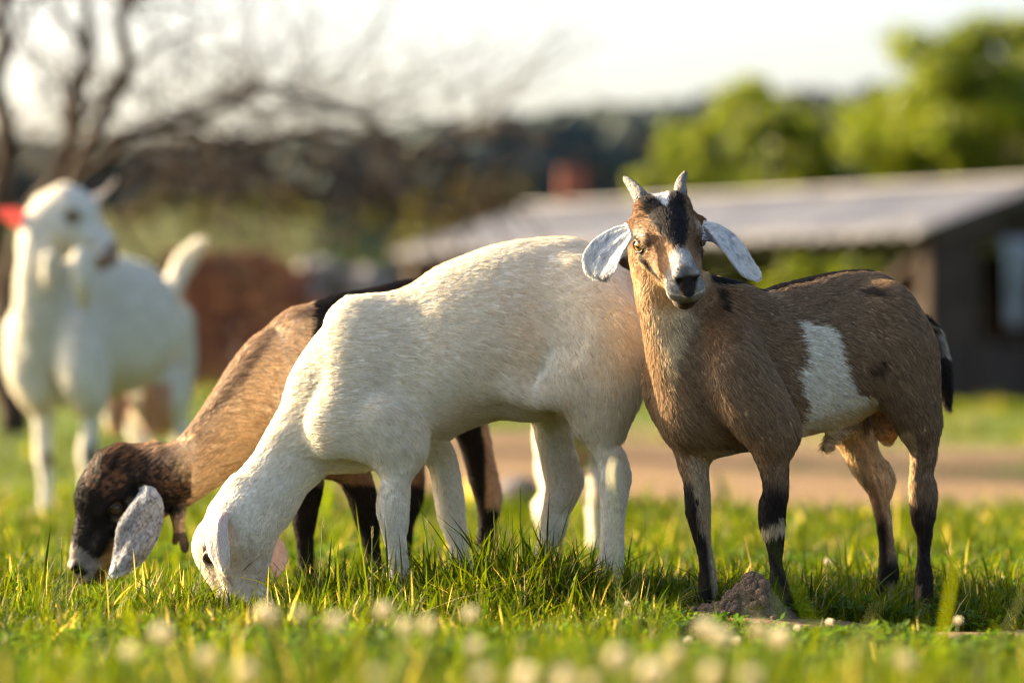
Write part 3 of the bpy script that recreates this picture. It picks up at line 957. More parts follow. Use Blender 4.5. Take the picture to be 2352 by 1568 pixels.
# ================================================================== the white kid grazing in front
def goat_white():
    th = math.radians(4)
    f, l, M = frame(th)
    d0 = 6.14
    o = P(745, 942, d0); o[2] = 0
    H = HeadFrame((.22, .02, -.975), (-.93, .37, -.1), (.062, .047, .012), P(481, 1277, 6.058), .99)
    hl = np.array([H.w((x, y, z)) for x in (-.04, .2) for y in (-.06, .06) for z in (-.065, .08)])
    F = Field((-.54, -.12, -.03), (.24, .36, .64), hl.min(0), hl.max(0), HC, HF)
    rows = [(738, 840, 960, .028), (756, 765, 1030, .046), (785, 708, 1068, .058), (830, 696, 1088, .066), (880, 681, 1080, .076), (940, 649, 1062, .086), (1000, 610, 1036, .095),
            (1060, 584, 1002, .102), (1120, 562, 978, .105), (1180, 549, 962, .104), (1240, 542, 938, .100), (1300, 539, 905, .094), (1350, 551, 885, .086), (1400, 584, 868, .075), (1438, 628, 845, .060), (1458, 672, 815, .042), (1466, 720, 770, .02)]
    F.barrel(M, o, px_rows(o, th, rows), k=.02, tap=.2, gdir=(1, 0, -.12), sigma=.06)
    # neck
    F.tube([P(590, 1165, 6.10), P(625, 1110, 6.11), P(672, 1050, 6.12), P(735, 975, 6.13), P(790, 905, 6.14), P(850, 850, 6.14)], [.049, .051, .056, .070, .090, .10], k=.05, lat=l, ls=.66)
    # shoulder blade and arm
    F.tube([P(835, 745, 6.125), P(828, 850, 6.095), P(812, 960, 6.072), P(880, 1000, 6.068), P(920, 1030, 6.07)], [.018, .036, .050, .050, .042], k=.035, lat=l, ls=.52, guide=False)
    F.tube([P(800, 745, 6.17), P(805, 850, 6.21), P(810, 960, 6.22), P(950, 1000, 6.22)], [.035, .05, .055, .04], k=.022, lat=l, ls=.52, guide=False)
    F.ell(P(756, 985, 6.08), (.032, .026, .045), k=.03)
    nf = legs(F, [(880, 970, 64), (905, 1020, 56), (908, 1060, 46), (910, 1100, 39), (905, 1140, 41), (903, 1168, 42), (905, 1195, 38), (907, 1228, 31), (911, 1262, 28), (914, 1300, 29), (914, 1340, 32), (910, 1375, 30), (905, 1395, 28)], (6.07, 6.07), l)
    ff = legs(F, [(960, 990, 50), (1000, 1030, 42), (1018, 1070, 39), (1026, 1110, 38), (1033, 1150, 39), (1038, 1185, 37), (1045, 1215, 33), (1052, 1245, 29), (1060, 1290, 27), (1066, 1330, 30), (1066, 1370, 28)], (6.22, 6.22), l)
    # thighs and hind legs
    F.tube([P(1340, 690, 6.11), P(1375, 780, 6.075), P(1385, 870, 6.07), P(1378, 950, 6.075)], [.065, .075, .066, .048], k=.03, lat=l, ls=.55, sigma=.05)
    nh = legs(F, [(1375, 880, 72), (1372, 930, 63), (1383, 985, 46), (1388, 1020, 35), (1401, 1055, 34), (1408, 1090, 37), (1408, 1120, 36), (1408, 1160, 34), (1406, 1215, 31), (1405, 1270, 33), (1400, 1310, 35), (1394, 1350, 33), (1386, 1385, 31)], (6.075, 6.075), l)
    F.tube([P(1420, 1040, 6.075), P(1432, 1078, 6.08), P(1434, 1105, 6.08), P(1424, 1140, 6.08)], [.004, .007, .007, .004], k=.02, guide=False)
    F.tube([P(1330, 720, 6.20), P(1320, 820, 6.235), P(1285, 900, 6.235)], [.06, .07, .05], k=.03, lat=l, ls=.5, guide=False)
    fh = legs(F, [(1272, 900, 52), (1268, 950, 49), (1275, 1010, 46), (1284, 1070, 44), (1290, 1105, 43), (1286, 1140, 40), (1279, 1170, 37), (1272, 1205, 36), (1260, 1245, 32), (1252, 1285, 31), (1244, 1325, 32), (1236, 1360, 29)], (6.23, 6.23), l)
    F.tube([P(1312, 1050, 6.23), P(1327, 1090, 6.235), P(1326, 1115, 6.235), P(1308, 1150, 6.235)], [.004, .007, .007, .004], k=.02, guide=False)
    F.ell(P(1270, 735, 6.015), (.055, .034, .075), k=.035, carve=True)      # hollow before the hip
    # fold of the flank, udder pouch, tail
    F.tube([P(1195, 900, 6.075), P(1240, 915, 6.07), P(1310, 880, 6.055)], [.010, .014, .02], k=.05, lat=l, ls=.6, guide=False)
    F.ell(P(1225, 932, 6.13), (.045, .04, .022), k=.03)
    F.tube([P(1432, 640, 6.17), P(1456, 668, 6.19), P(1470, 720, 6.2), P(1468, 770, 6.21)], [.014, .012, .010, .006], k=.012)
    add_head(F, H, roman=.006, horns=None, neck=P(612, 1150, 6.11), brow=False, pz=-.030,
             table=[(-.030, -.012, -.060, .020), (-.014, .008, -.075, .036), (.003, .024, -.082, .044), (.019, .043, -.086, .050), (.037, .054, -.088, .051), (.053, .056, -.085, .050), (.070, .052, -.078, .045),
                    (.085, .047, -.070, .038), (.104, .041, -.060, .031), (.126, .034, -.046, .026), (.148, .027, -.039, .025), (.165, .015, -.036, .0235), (.179, .004, -.032, .020), (.187, -.008, -.024, .012)])
    F.tube([H.w((.012, .026, -.022)), P(514, 1184, 6.04)], [.018, .010], k=.02, guide=False)

    def colfn(R, N, rng):
        n = len(R); px, py, d = pix(R)
        col = np.tile(np.array((.83, .79, .69)), (n, 1))
        st = .6 * vnoise(R * np.array([60, 60, 120.0]), 5) + .6 * vnoise(R * np.array([260, 260, 900.0]), 6)
        col = mixc(col, (.76, .69, .54), .30 * sstep(0, 1, st))
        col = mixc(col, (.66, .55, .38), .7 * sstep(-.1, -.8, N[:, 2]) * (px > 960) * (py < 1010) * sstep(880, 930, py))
        col = mixc(col, (.80, .66, .55), .4 * sstep(1390, 1455, px) * (py < 860))
        col = mixc(col, (.74, .54, .30), .6 * (np.abs((R - o) @ l) < .012) * (N[:, 2] > .3) * (px > 900))  # gold of sunlit hair painted along the top of the back
        length = np.full(n, .0135)
        leg = py > 1045; length = np.where(leg, .010, length)
        fr = (px > 1405) & (py > 860) & (py < 1030); length = np.where(fr, .02, length)
        col = mixc(col, (.70, .60, .50), .5 * leg * (py < 1180) * (px > 1200) * (d > 6.15))
        dirt = vnoise(R * 300, 15); col = mixc(col, (.35, .28, .2), .5 * sstep(.8, 1.3, dirt) * leg)
        h = H.local(R); x, y, z = h.T; ay = np.abs(y)
        head = (x > -.03) & (x < .2) & (ay < .07) & (np.abs(z) < .08) & (d < 6.2) & (px < 720)
        col = mixc(col, (.80, .70, .62), head * .5 * sstep(.02, .1, x))
        er = np.sqrt((x - .060) ** 2 + (ay - .048) ** 2 + (z - .012) ** 2)
        col = mixc(col, (.16, .10, .075), head * sstep(.0185, .0140, er))
        col = mixc(col, (.45, .30, .22), head * .9 * sstep(.0045, .0015, np.abs(z - (.006 - (x - .072) * .4))) * sstep(.07, .08, x) * sstep(.125, .11, x))
        col = mixc(col, (.60, .42, .36), head * sstep(.165, .175, x))
        length = np.where(head, .008, length); length = np.where(head & (x > .11), .005, length); length = np.where(head & (er < .0135), 0, length)
        length = np.where(head & (x > .176), 0, length)
        col = col * (1 + rng.normal(size=(n, 1)) * .06).clip(.7, 1.12)
        r = rng.uniform(size=n); col = np.where((r < .08)[:, None], col * np.array([.75, .66, .52]), col)
        length = np.where(R[:, 2] < .012, 0, length)
        return col.clip(.01, .9), length

    base = np.array([-.02, .14, 0])
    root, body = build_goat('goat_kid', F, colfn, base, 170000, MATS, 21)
    tag(root, 'white goat kid grazing with its head down in the grass', 'goat')
    for sd in (-1, 1): add_eye(root, base, H, sd, MATS, eye='eye_dark', lid='lid_pink')

    def earcol(uv, side, v):
        c = np.tile(np.array((.76, .72, .68)), (len(uv), 1))
        c = mixc(c, (.78, .52, .44), .7 * (side < 0))
        return c
    def hairfn(R, N, rng):
        c = np.tile(np.array((.78, .76, .71)), (len(R), 1)) * (1 + rng.normal(size=(len(R), 1)) * .1); return c.clip(0, .9), np.full(len(R), .006)
    cen = np.array([P(512, 1178, 6.03), P(505, 1200, 6.010), P(502, 1235, 5.994), P(505, 1270, 5.988), P(512, 1300, 5.988), P(516, 1317, 5.990)])
    wd = np.array([(1, -.25, .1), (1, -.35, 0), (1, -.4, 0), (1, -.4, 0), (1, -.4, .1), (1, -.4, .1)], float)
    ws = np.array([(.014, .010), (.024, .011), (.026, .014), (.024, .014), (.014, .008), (.002, .002)])
    e = add_ear(root, base, cen, wd, ws, MATS, earcol, cup=-.45, wave=.12)
    ear_fur(e, base, cen, hairfn, 6000, 61)
    cen = np.array([P(560, 1225, 6.25), P(600, 1230, 6.27), P(628, 1255, 6.275), P(640, 1290, 6.275), P(634, 1325, 6.27)])
    wd = np.array([(.3, .2, 1), (.6, .2, .6), (1, .15, .2), (1, .1, .0), (1, .1, -.1)], float)
    ws = np.array([(.012, .012), (.018, .016), (.019, .019), (.015, .015), (.003, .003)])
    add_ear(root, base, cen, wd, ws, MATS, earcol, thick=.0012, cup=.2)
    for pts in (nf, ff, nh, fh):
        p = np.array(pts[-1]); p[2] = max(p[2] - .024, -.004); add_hoof(root, base, p + f * .006, f, MATS, 1.05)
    return root


def ear_fur(e, base, cen, hairfn, n, seed, rad=.00025, lift=.34):
    me = e.data
    V = np.zeros(len(me.vertices) * 3); me.vertices.foreach_get('co', V); V = V.reshape(-1, 3)
    q = np.zeros(len(me.loops), np.int32); me.loops.foreach_get('vertex_index', q); q = q.reshape(-1, 4)
    N, A = normals_of(V, q)
    hN = len(V) // 2
    if ((N[:hN] * (V[:hN] - V[hN:])).sum(1)).mean() < 0: N = -N
    tan = np.gradient(cen, axis=0)
    g = [(cen[i], tan[i] / np.linalg.norm(tan[i]), .03) for i in range(len(cen))]
    fur('fur', V + base, q, N, A, g, hairfn, n, e, base, MATS['fur'], rad, seed, 0, lift)


# ================================================================== the dark-headed kid grazing behind
def goat_dark():
    th = math.radians(-32)
    f, l, M = frame(th)
    o = P(655, 942, 6.40); o[2] = 0
    H = HeadFrame((-.56, -.05, -.83), (-.80, -.25, .55), (.062, .047, .012), P(268, 1166, 6.345), 1.06)
    hl = np.array([H.w((x, y, z)) for x in (-.04, .2) for y in (-.06, .06) for z in (-.065, .08)])
    F = Field((-.80, .2, -.03), (.06, .95, .62), hl.min(0), hl.max(0), HC, HF)
    # rear is farther away: use the mirrored yaw (axis runs to the right and back)
    M2 = np.stack([np.array([math.cos(.62), math.sin(.62), 0]), np.array([math.sin(.62), -math.cos(.62), 0]), np.array([0, 0, 1.0])], 1)
    f, l = -M2[:, 0], M2[:, 1]
    rows = [(630, 880, 985, .03), (650, 790, 1040, .05), (685, 726, 1070, .062), (730, 724, 1075, .07), (790, 692, 1060, .08), (850, 660, 1040, .088), (900, 645, 1020, .09), (950, 636, 1000, .09), (1000, 634, 970, .085), (1045, 650, 945, .075), (1085, 690, 915, .055), (1105, 740, 870, .03)]
    F.barrel(M2, o, px_rows(o, .62, rows), k=.02, tap=.2, gdir=(1, 0, -.12), sigma=.06)
    F.tube([P(375, 1105, 6.37), P(420, 1085, 6.38), P(485, 1035, 6.39), P(560, 955, 6.40), P(640, 880, 6.42), P(710, 840, 6.47), P(780, 800, 6.5)], [.044, .050, .056, .068, .088, .092, .08], k=.05, lat=l, ls=.66)
    F.tube([P(735, 800, 6.44), P(725, 880, 6.40), P(715, 980, 6.375), P(760, 1040, 6.37)], [.03, .045, .05, .042], k=.04, lat=l, ls=.55)
    nf = legs(F, [(760, 1010, 56), (795, 1060, 50), (822, 1110, 42), (838, 1160, 38), (845, 1195, 34), (850, 1230, 26), (855, 1270, 24), (860, 1310, 28), (858, 1345, 26)], (6.38, 6.42), l)
    ff = legs(F, [(680, 1000, 50), (700, 1060, 44), (712, 1110, 38), (706, 1150, 36), (700, 1190, 33), (700, 1230, 27), (703, 1270, 25), (706, 1310, 27), (700, 1345, 26)], (6.50, 6.50), l)
    nh = legs(F, [(1030, 860, 75), (1060, 930, 60), (1083, 990, 46), (1100, 1050, 40), (1112, 1100, 40), (1122, 1140, 38), (1122, 1180, 30), (1116, 1220, 25), (1112, 1270, 24), (1110, 1310, 26), (1105, 1340, 24)], (6.68, 6.70), l)
    fh = legs(F, [(1010, 880, 70), (985, 950, 52), (965, 1010, 40), (950, 1060, 34), (948, 1110, 34), (945, 1150, 32), (935, 1200, 24), (930, 1260, 22), (928, 1320, 24)], (6.82, 6.84), l)
    add_head(F, H, roman=.009, horns=False, neck=P(385, 1100, 6.375))
    F.tube([H.w((.008, .040, .018)), H.w((.000, .056, .010))], [.016, .011], k=.012, guide=False)
    F.tube([H.w((.008, -.040, .018)), H.w((.000, -.056, .010))], [.016, .011], k=.012, guide=False)
    # horn buds and the two wattles
    for sd in (-1, 1): F.tube([H.w((.016, sd * .022, .052)), H.w((.012, sd * .024, .066))], [.014, .007], k=.014, guide=False)
    F.tube([P(412, 1170, 6.35), P(416, 1215, 6.34), P(423, 1245, 6.335), P(424, 1260, 6.335)], [.010, .0065, .0075, .006], k=.006, guide=False)
    F.tube([P(404, 1180, 6.41), P(404, 1215, 6.41), P(403, 1243, 6.41)], [.010, .0055, .006], k=.006, guide=False)

    def colfn(R, N, rng):
        n = len(R); px, py, d = pix(R)
        lat_ = (R - o) @ l
        col = np.tile(np.array((.80, .585, .385)), (n, 1))
        st = .6 * vnoise(R * np.array([110, 110, 160.0]), 5) + .9 * vnoise(R * np.array([520, 520, 700]), 8)
        col = mixc(col, (.30, .19, .11), .5 * sstep(.3, 1.2, st))
        col = mixc(col, (.78, .58, .38), .5 * sstep(.2, 1, -st))
        length = np.full(n, .013)
        # crest of the neck and the back
        crest = np.interp(px, [360, 450, 519, 563, 610, 640, 676, 720], [1050, 975, 905, 858, 780, 740, 719, 720])
        col = mixc(col, (.13, .08, .05), .7 * sstep(22, 4, py - crest + 8 * st) * (px < 760) * (px > 355))
        back = (px > 715) & (N[:, 2] > .05) & (py < 780)
        col = mixc(col, (.014, .011, .010), back * 1.0)
        col = mixc(col, (.16, .09, .055), .9 * sstep(1030, 1080, py) * (px > 640))
        col = mixc(col, (.016, .012, .011), (py > 1110) * (px > 640) * 1.0)
        hind = (px > 1000) & (py > 940)
        col = mixc(col, (.016, .012, .011), hind); col = mixc(col, (.55, .36, .22), hind * sstep(6, 14, px - (1105 + np.minimum(0, (py - 1050)) * .15)) * (py < 1165))
        leg = py > 1080; length = np.where(leg, .011, length)
        h = H.local(R); x, y, z = h.T; ay = np.abs(y); hn = vnoise(R * 420, 21) * .003 + vnoise(R * 1500, 22) * .002
        head = (x > -.085) & (x < .2) & (ay < .12) & (np.abs(z) < .11) & (px < 440)
        c = np.tile(np.array((.016, .013, .013)), (n, 1))
        c = mixc(c, (.17, .085, .045), .75 * sstep(.3, 1.0, vnoise(R * 260, 33) + .5) * (z > .025) * (x < .06))
        c = mixc(c, (.20, .11, .06), .6 * sstep(.02, -.02, x) * (vnoise(R * 500, 34) > 0))
        c = mixc(c, (.40, .25, .14), sstep(-.030, -.040, z + hn * 2) * (x > .03))
        c = mixc(c, (.38, .23, .12), sstep(.0, -.015, z) * sstep(.07, .085, x) * sstep(-.010, -.02, z + hn))
        c = mixc(c, (.27, .24, .21), sstep(.142, .152, x + hn) * (z > -.024) * .85)
        c = mixc(c, (.03, .025, .022), .9 * sstep(.150, .160, x) * (z < -.022))
        c = mixc(c, (.015, .012, .012), sstep(.166, .174, x) * (z > -.012) * (z < .012))
        c = mixc(c, (.30, .2, .13), .6 * (x > .13) * (z < -.032))
        er = np.sqrt((x - .060) ** 2 + (ay - .048) ** 2 + (z - .012) ** 2)
        c = mixc(c, (.30, .22, .15), .6 * sstep(.006, .002, np.abs(er - .020)) * (z < .008))
        hm = head * sstep(-.075, -.022, x + hn * 4) * sstep(-.090, -.062, z + hn * 3)
        col = col * (1 - hm[:, None]) + c * hm[:, None]
        wat = (px > 388) & (px < 440) & (py > 1200) & (py < 1290); col = mixc(col, (.05, .03, .022), wat * .9 * (py > 1222)); col = mixc(col, (.30, .18, .1), wat * (py <= 1222) * .6)
        length = np.where(head, .0085, length); length = np.where(head & (x > .11), .005, length); length = np.where(head & (x < .02) & (z > .02), .014, length)
        length = np.where(wat, .005, length)
        length = np.where(head & ((er < .0135) | ((x > .172) & (z > -.012) & (ay < .016))), 0, length)
        col = col * (1 + rng.normal(size=(n, 1)) * .20).clip(.5, 1.6)
        r = rng.uniform(size=n); body = (~head) & (py < 1080)
        col = np.where((body & (r < .10))[:, None], col * .45, col)
        length = np.where(R[:, 2] < .012, 0, length)
        return col.clip(.004, .9), length

    base = np.array([-.33, .5, 0])
    root, body = build_goat('goat_kid', F, colfn, base, 110000, MATS, 31)
    tag(root, 'tan goat kid with black head and speckled ears grazing behind the white kid', 'goat')
    for sd in (-1, 1): add_eye(root, base, H, sd, MATS, eye='eye_dark', lid='lid_dark')

    def earcol(uv, side, v):
        c = np.tile(np.array((.45, .48, .53)), (len(uv), 1)); return c
    def hairfn(R, N, rng):
        n = len(R)
        st = .7 * vnoise(R * 620, 43) + .8 * vnoise(R * 1150, 44)
        c = np.tile(np.array((.47, .54, .63)), (n, 1))
        px, py, d = pix(R)
        dens = sstep(80, 20, np.hypot((px - 320) * .8, (py - 1225) * .55))
        c = mixc(c, (.06, .055, .06), sstep(.34, .54, st + .45 * dens)); c = mixc(c, (.35, .30, .25), .4 * dens)
        return (c * (1 + rng.normal(size=(n, 1)) * .12)).clip(.01, .9), np.full(n, .006)
    eds = [((322, 1118), (352, 1118)), ((305, 1140), (370, 1146)), ((285, 1172), (372, 1185)), ((268, 1205), (364, 1225)), ((261, 1245), (345, 1262)), ((254, 1285), (318, 1294)), ((250, 1312), (282, 1315)), ((250, 1322), (258, 1325))]
    cen, wd, ws = [], [], []
    for (a, b), dd in zip(eds, (6.315, 6.305, 6.295, 6.288, 6.284, 6.284, 6.286, 6.288)):
        A_, B_ = P(*a, dd + .004), P(*b, dd - .010); cen.append((A_ + B_) / 2); wd.append((B_ - A_) / np.linalg.norm(B_ - A_)); w_ = np.linalg.norm(B_ - A_) / 2; ws.append((w_, w_))
    cen = np.array(cen)
    e = add_ear(root, base, cen, np.array(wd), np.array(ws), MATS, earcol, cup=-.30, wave=.22, mat='ear_pale')
    ear_fur(e, base, cen, hairfn, 11000, 62)
    o2 = H.w((.0, -.056, .010)); cen = np.array([o2, o2 + (-.005, .03, -.015), o2 + (-.01, .04, -.06), o2 + (-.015, .04, -.11)])
    add_ear(root, base, cen, np.array([(1, .2, .2)] * 4, float), np.array([(.012, .012), (.022, .022), (.026, .026), (.004, .004)]), MATS, earcol)
    for pts in (nf, ff, nh, fh):
        p = np.array(pts[-1]); p[2] = max(p[2] - .024, -.004); add_hoof(root, base, p + f * .006, f, MATS, 1.05)
    return root


# ================================================================== the white doe standing far left, out of focus
def goat_doe():
    th = math.radians(56)
    f, l, M = frame(th)
    o = P(118, 942, 11.85); o[2] = 0
    H = HeadFrame((.80, -.22, -.52), (.50, .08, .82), (.062, -.047, .012), P(166, 498, 11.72), 1.36)
    hl = np.array([H.w((x, y, z)) for x in (-.04, .2) for y in (-.06, .06) for z in (-.065, .08)])
    F = Field((-1.75, 5.1, -.05), (-.80, 7.0, 1.15), hl.min(0), hl.max(0), .009, .006)
    s = 11.9 / FPX
    rows = [(92, 740, 870, .055), (107, 660, 890, .088), (132, 605, 905, .11), (170, 585, 912, .13), (220, 580, 918, .15), (265, 582, 920, .155), (300, 590, 905, .148), (330, 604, 880, .135), (355, 630, 850, .12), (372, 670, 800, .08), (382, 700, 760, .04)]
    F.barrel(M, o, px_rows(o, th, rows), k=.04, tap=.22, gdir=(1, 0, -.15), sigma=.15)
    F.tube([P(95, 520, 11.80), P(95, 580, 11.78), P(95, 660, 11.80), P(110, 760, 11.85), P(130, 840, 11.95)], [.066, .074, .088, .115, .125], k=.05, lat=l, ls=.8)
    F.tube([P(62, 760, 11.86), P(75, 850, 11.85), P(88, 900, 11.84)], [.07, .08, .06], k=.04, guide=False)
    F.tube([P(180, 760, 11.80), P(190, 850, 11.76), P(200, 910, 11.75)], [.07, .08, .055], k=.04, guide=False)
    def lg(rows, d):
        F.tube([P(a, b, d) for a, b, _ in rows], [r * s * .84 for *_, r in rows], k=.03, sigma=.06)
        return P(rows[-1][0], rows[-1][1], d)
    feet = [lg([(90, 880, 40), (97, 930, 30), (100, 990, 25), (102, 1050, 25), (105, 1085, 19), (106, 1130, 17), (107, 1165, 20), (107, 1182, 19)], 11.86),
            lg([(208, 880, 42), (212, 930, 29), (206, 990, 23), (200, 1040, 25), (202, 1080, 18), (200, 1130, 17), (198, 1165, 20), (197, 1182, 18)], 11.76),
            lg([(300, 850, 60), (305, 930, 40), (312, 985, 27), (330, 1030, 27), (335, 1070, 19), (335, 1120, 18), (335, 1150, 19)], 12.65),
            lg([(395, 740, 60), (408, 830, 48), (412, 900, 34), (408, 960, 25), (418, 1010, 26), (418, 1050, 18), (415, 1110, 17), (412, 1140, 18)], 12.48)]
    F.tube([P(262, 930, 12.3), P(268, 985, 12.3)], [.05, .025], k=.03, guide=False)
    F.ell(P(355, 905, 12.42), (.10, .12, .12), k=.03)          # udder
    F.tube([P(335, 940, 12.35), P(345, 990, 12.35)], [.035, .018], k=.02, guide=False)
    F.tube([P(375, 945, 12.45), P(372, 1000, 12.45)], [.035, .018], k=.02, guide=False)
    F.tube([P(385, 670, 12.62), P(402, 640, 12.66), P(425, 600, 12.68), P(448, 570, 12.66)], [.028, .030, .030, .018], k=.03)   # raised tail
    F.tube([P(186, 592, 11.66), P(188, 650, 11.66), P(194, 705, 11.68)], [.032, .03, .012], k=.02, guide=False)   # beard
    F.tube([P(112, 590, 11.66), P(106, 640, 11.67)], [.018, .014], k=.01, guide=False)
    add_head(F, H, roman=0.0, nostril=False, horns=False, neck=P(95, 560, 11.8))

    def colfn(R, N, rng):
        n = len(R); px, py, d = pix(R)
        col = np.tile(np.array((.69, .67, .60)), (n, 1))
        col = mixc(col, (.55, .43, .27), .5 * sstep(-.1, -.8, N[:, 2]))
        ud = (px > 250) & (px < 395) & (py > 880) & (d > 12.2) & (d < 12.58) & (py < 1010) & ((px < 300) | (px > 325))
        col = mixc(col, (.42, .17, .10), ud * .85)
        col = mixc(col, (.10, .06, .04), .85 * sstep(20, 8, np.hypot(px - 110, (py - 1056) * .7)) ); col = mixc(col, (.05, .035, .03), .9 * sstep(24, 10, np.hypot(px - 212, (py - 1045) * .7)))
        h = H.local(R); x = h[:, 0]; eyed = np.sqrt((x - .062) ** 2 + (np.abs(h[:, 1]) - .047) ** 2 + (h[:, 2] - .012) ** 2); col = mixc(col, (.06, .04, .03), .9 * sstep(.024, .015, eyed)); head = (x > .16) & (x < .2) & (np.abs(h[:, 1]) < .05) & (np.abs(h[:, 2]) < .06)
        col = mixc(col, (.22, .11, .08), head * .8)
        length = np.full(n, .025)
        length = np.where(py > 950, .016, length); length = np.where((px > 385) & (py < 690), .05, length); length = np.where((x > 0) & (py < 620) & (px < 280) & (d < 11.95), .012, length)
        length = np.where(ud | (R[:, 2] < .02), 0, length)
        return (col * (1 + rng.normal(size=(n, 1)) * .08)).clip(.01, .9), length

    base = np.array([-1.3, 6.1, 0])
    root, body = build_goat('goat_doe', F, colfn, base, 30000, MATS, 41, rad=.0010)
    tag(root, 'white bearded doe standing at the left with raised tail', 'goat')
    for sd in (-1, 1): add_eye(root, base, H, sd, MATS)
    def earcol(uv, side, v): return mixc(np.tile(np.array((.76, .36, .26)), (len(uv), 1)), (.78, .74, .66), sstep(.25, .1, uv[:, 0]))  # red glow of the backlit ear put into its base colour
    def earcol2(uv, side, v): return np.tile(np.array((.80, .74, .68)), (len(uv), 1))
    cen = np.array([P(84, 506, 11.80), P(58, 504, 11.78), P(30, 497, 11.76), P(-8, 484, 11.75)])
    add_ear(root, base, cen, np.array([(.1, .1, 1)] * 4, float), np.array([(.016, .016), (.025, .025), (.028, .028), (.008, .008)]), MATS, earcol, thick=.002, cup=.15)
    a = H.w((.012, .042, .03)); cen = np.array([a, P(222, 458, 11.85), P(246, 436, 11.85), P(264, 414, 11.85)])
    add_ear(root, base, cen, np.array([(.5, .1, .8)] * 4, float), np.array([(.02, .02), (.026, .026), (.024, .024), (.008, .008)]), MATS, earcol2, mat='ear_pale', thick=.006, cup=.15)
    for p in feet: add_hoof(root, base, np.array([p[0], p[1], -.012]), f, MATS, 1.5)
    return root
# ------------------------------------------------------------------ ground
def ground_z(x, y):
    x = np.asarray(x, float); y = np.asarray(y, float)
    d = y + 6.0
    k = .42 - .12 * smooth((x + .5) / 3.0)
    z = k * smooth((d - 13) / 11)
    t = np.clip((d - 36) / 84, 0, 1)
    left = smooth((-.018 - x / np.maximum(d, 1)) / .035)
    z = z + 5.2 * (left * (1 - (1 - t) ** 2) + (1 - left) * smooth(t))                     # meadow climbing behind the yard
    sky = np.interp(1176 + FPX * x / np.maximum(d, 1), [-2000, 0, 700, 1176, 1600, 2000, 2352, 5000], [330, 322, 308, 272, 238, 226, 218, 240])
    ridge = CAM_Z + (941.7 - sky) * np.minimum(d, 300) / FPX - 5.6 + .35 * np.sin(x * .11) + .25 * np.sin(x * .31 + d * .05)
    hill = smooth((d - 125) / 50)
    z = z * (1 - hill) + ridge * hill                                                      # wooded ridge
    near = 1 - smooth((d - 9) / 8)
    z = z + near * (.008 * np.sin(x * 7 + y * 3) + .006 * np.sin(x * 13 - y * 9 + 1) - .004)
    z = z + .012 * smooth((d - 8) / 4) * np.sin(x * 2.1 + y * 1.3)
    z = z + .022 * np.exp(-(((x + .02) / .34) ** 2 + ((y - .06) / .16) ** 2))       # low hummock under the white kid
    z = z - .020 * np.exp(-(((x - .63) / .13) ** 2 + ((y - .05) / .14) ** 2))       # worn hollow at the brown kid's hind feet
    return z


def dirt_amount(x, y):
    x = np.asarray(x, float); y = np.asarray(y, float); d = y + 6.0
    p = np.stack([x.ravel(), y.ravel(), 0 * x.ravel()], 1)
    n1 = vnoise(p * 1.1, 71).reshape(x.shape); n2 = vnoise(p * 6.0, 72).reshape(x.shape); n3 = vnoise(p * 30.0, 73).reshape(x.shape)
    band = np.exp(-((d - 15.2 - .6 * n1) / 3.0) ** 2) * smooth((x + 1.6 + .5 * n1) / 1.4)
    band = np.maximum(band, .9 * np.exp(-((d - 27) / 5.0) ** 2) * smooth((x - 1.2) / 1.0))
    n4 = vnoise(p * 2.6, 74).reshape(x.shape)
    a = smooth((band + .26 * n1 + .16 * n2 + .22 * n4 - .44) / .35)
    q = np.exp(-(((x - .60) / .20) ** 2 + ((y + .32) / .34) ** 2))
    a = np.maximum(a, smooth((q + .16 * n3 + .1 * n2 - .26) / .25))
    q = np.exp(-(((x - .345) / .12) ** 2 + ((y + .24) / .13) ** 2))
    a = np.maximum(a, smooth((q + .12 * n3 - .35) / .25))
    q = np.exp(-(((x + .43) / .10) ** 2 + ((y - .02) / .10) ** 2))
    a = np.maximum(a, .8 * smooth((q + .15 * n3 - .4) / .25))
    return a


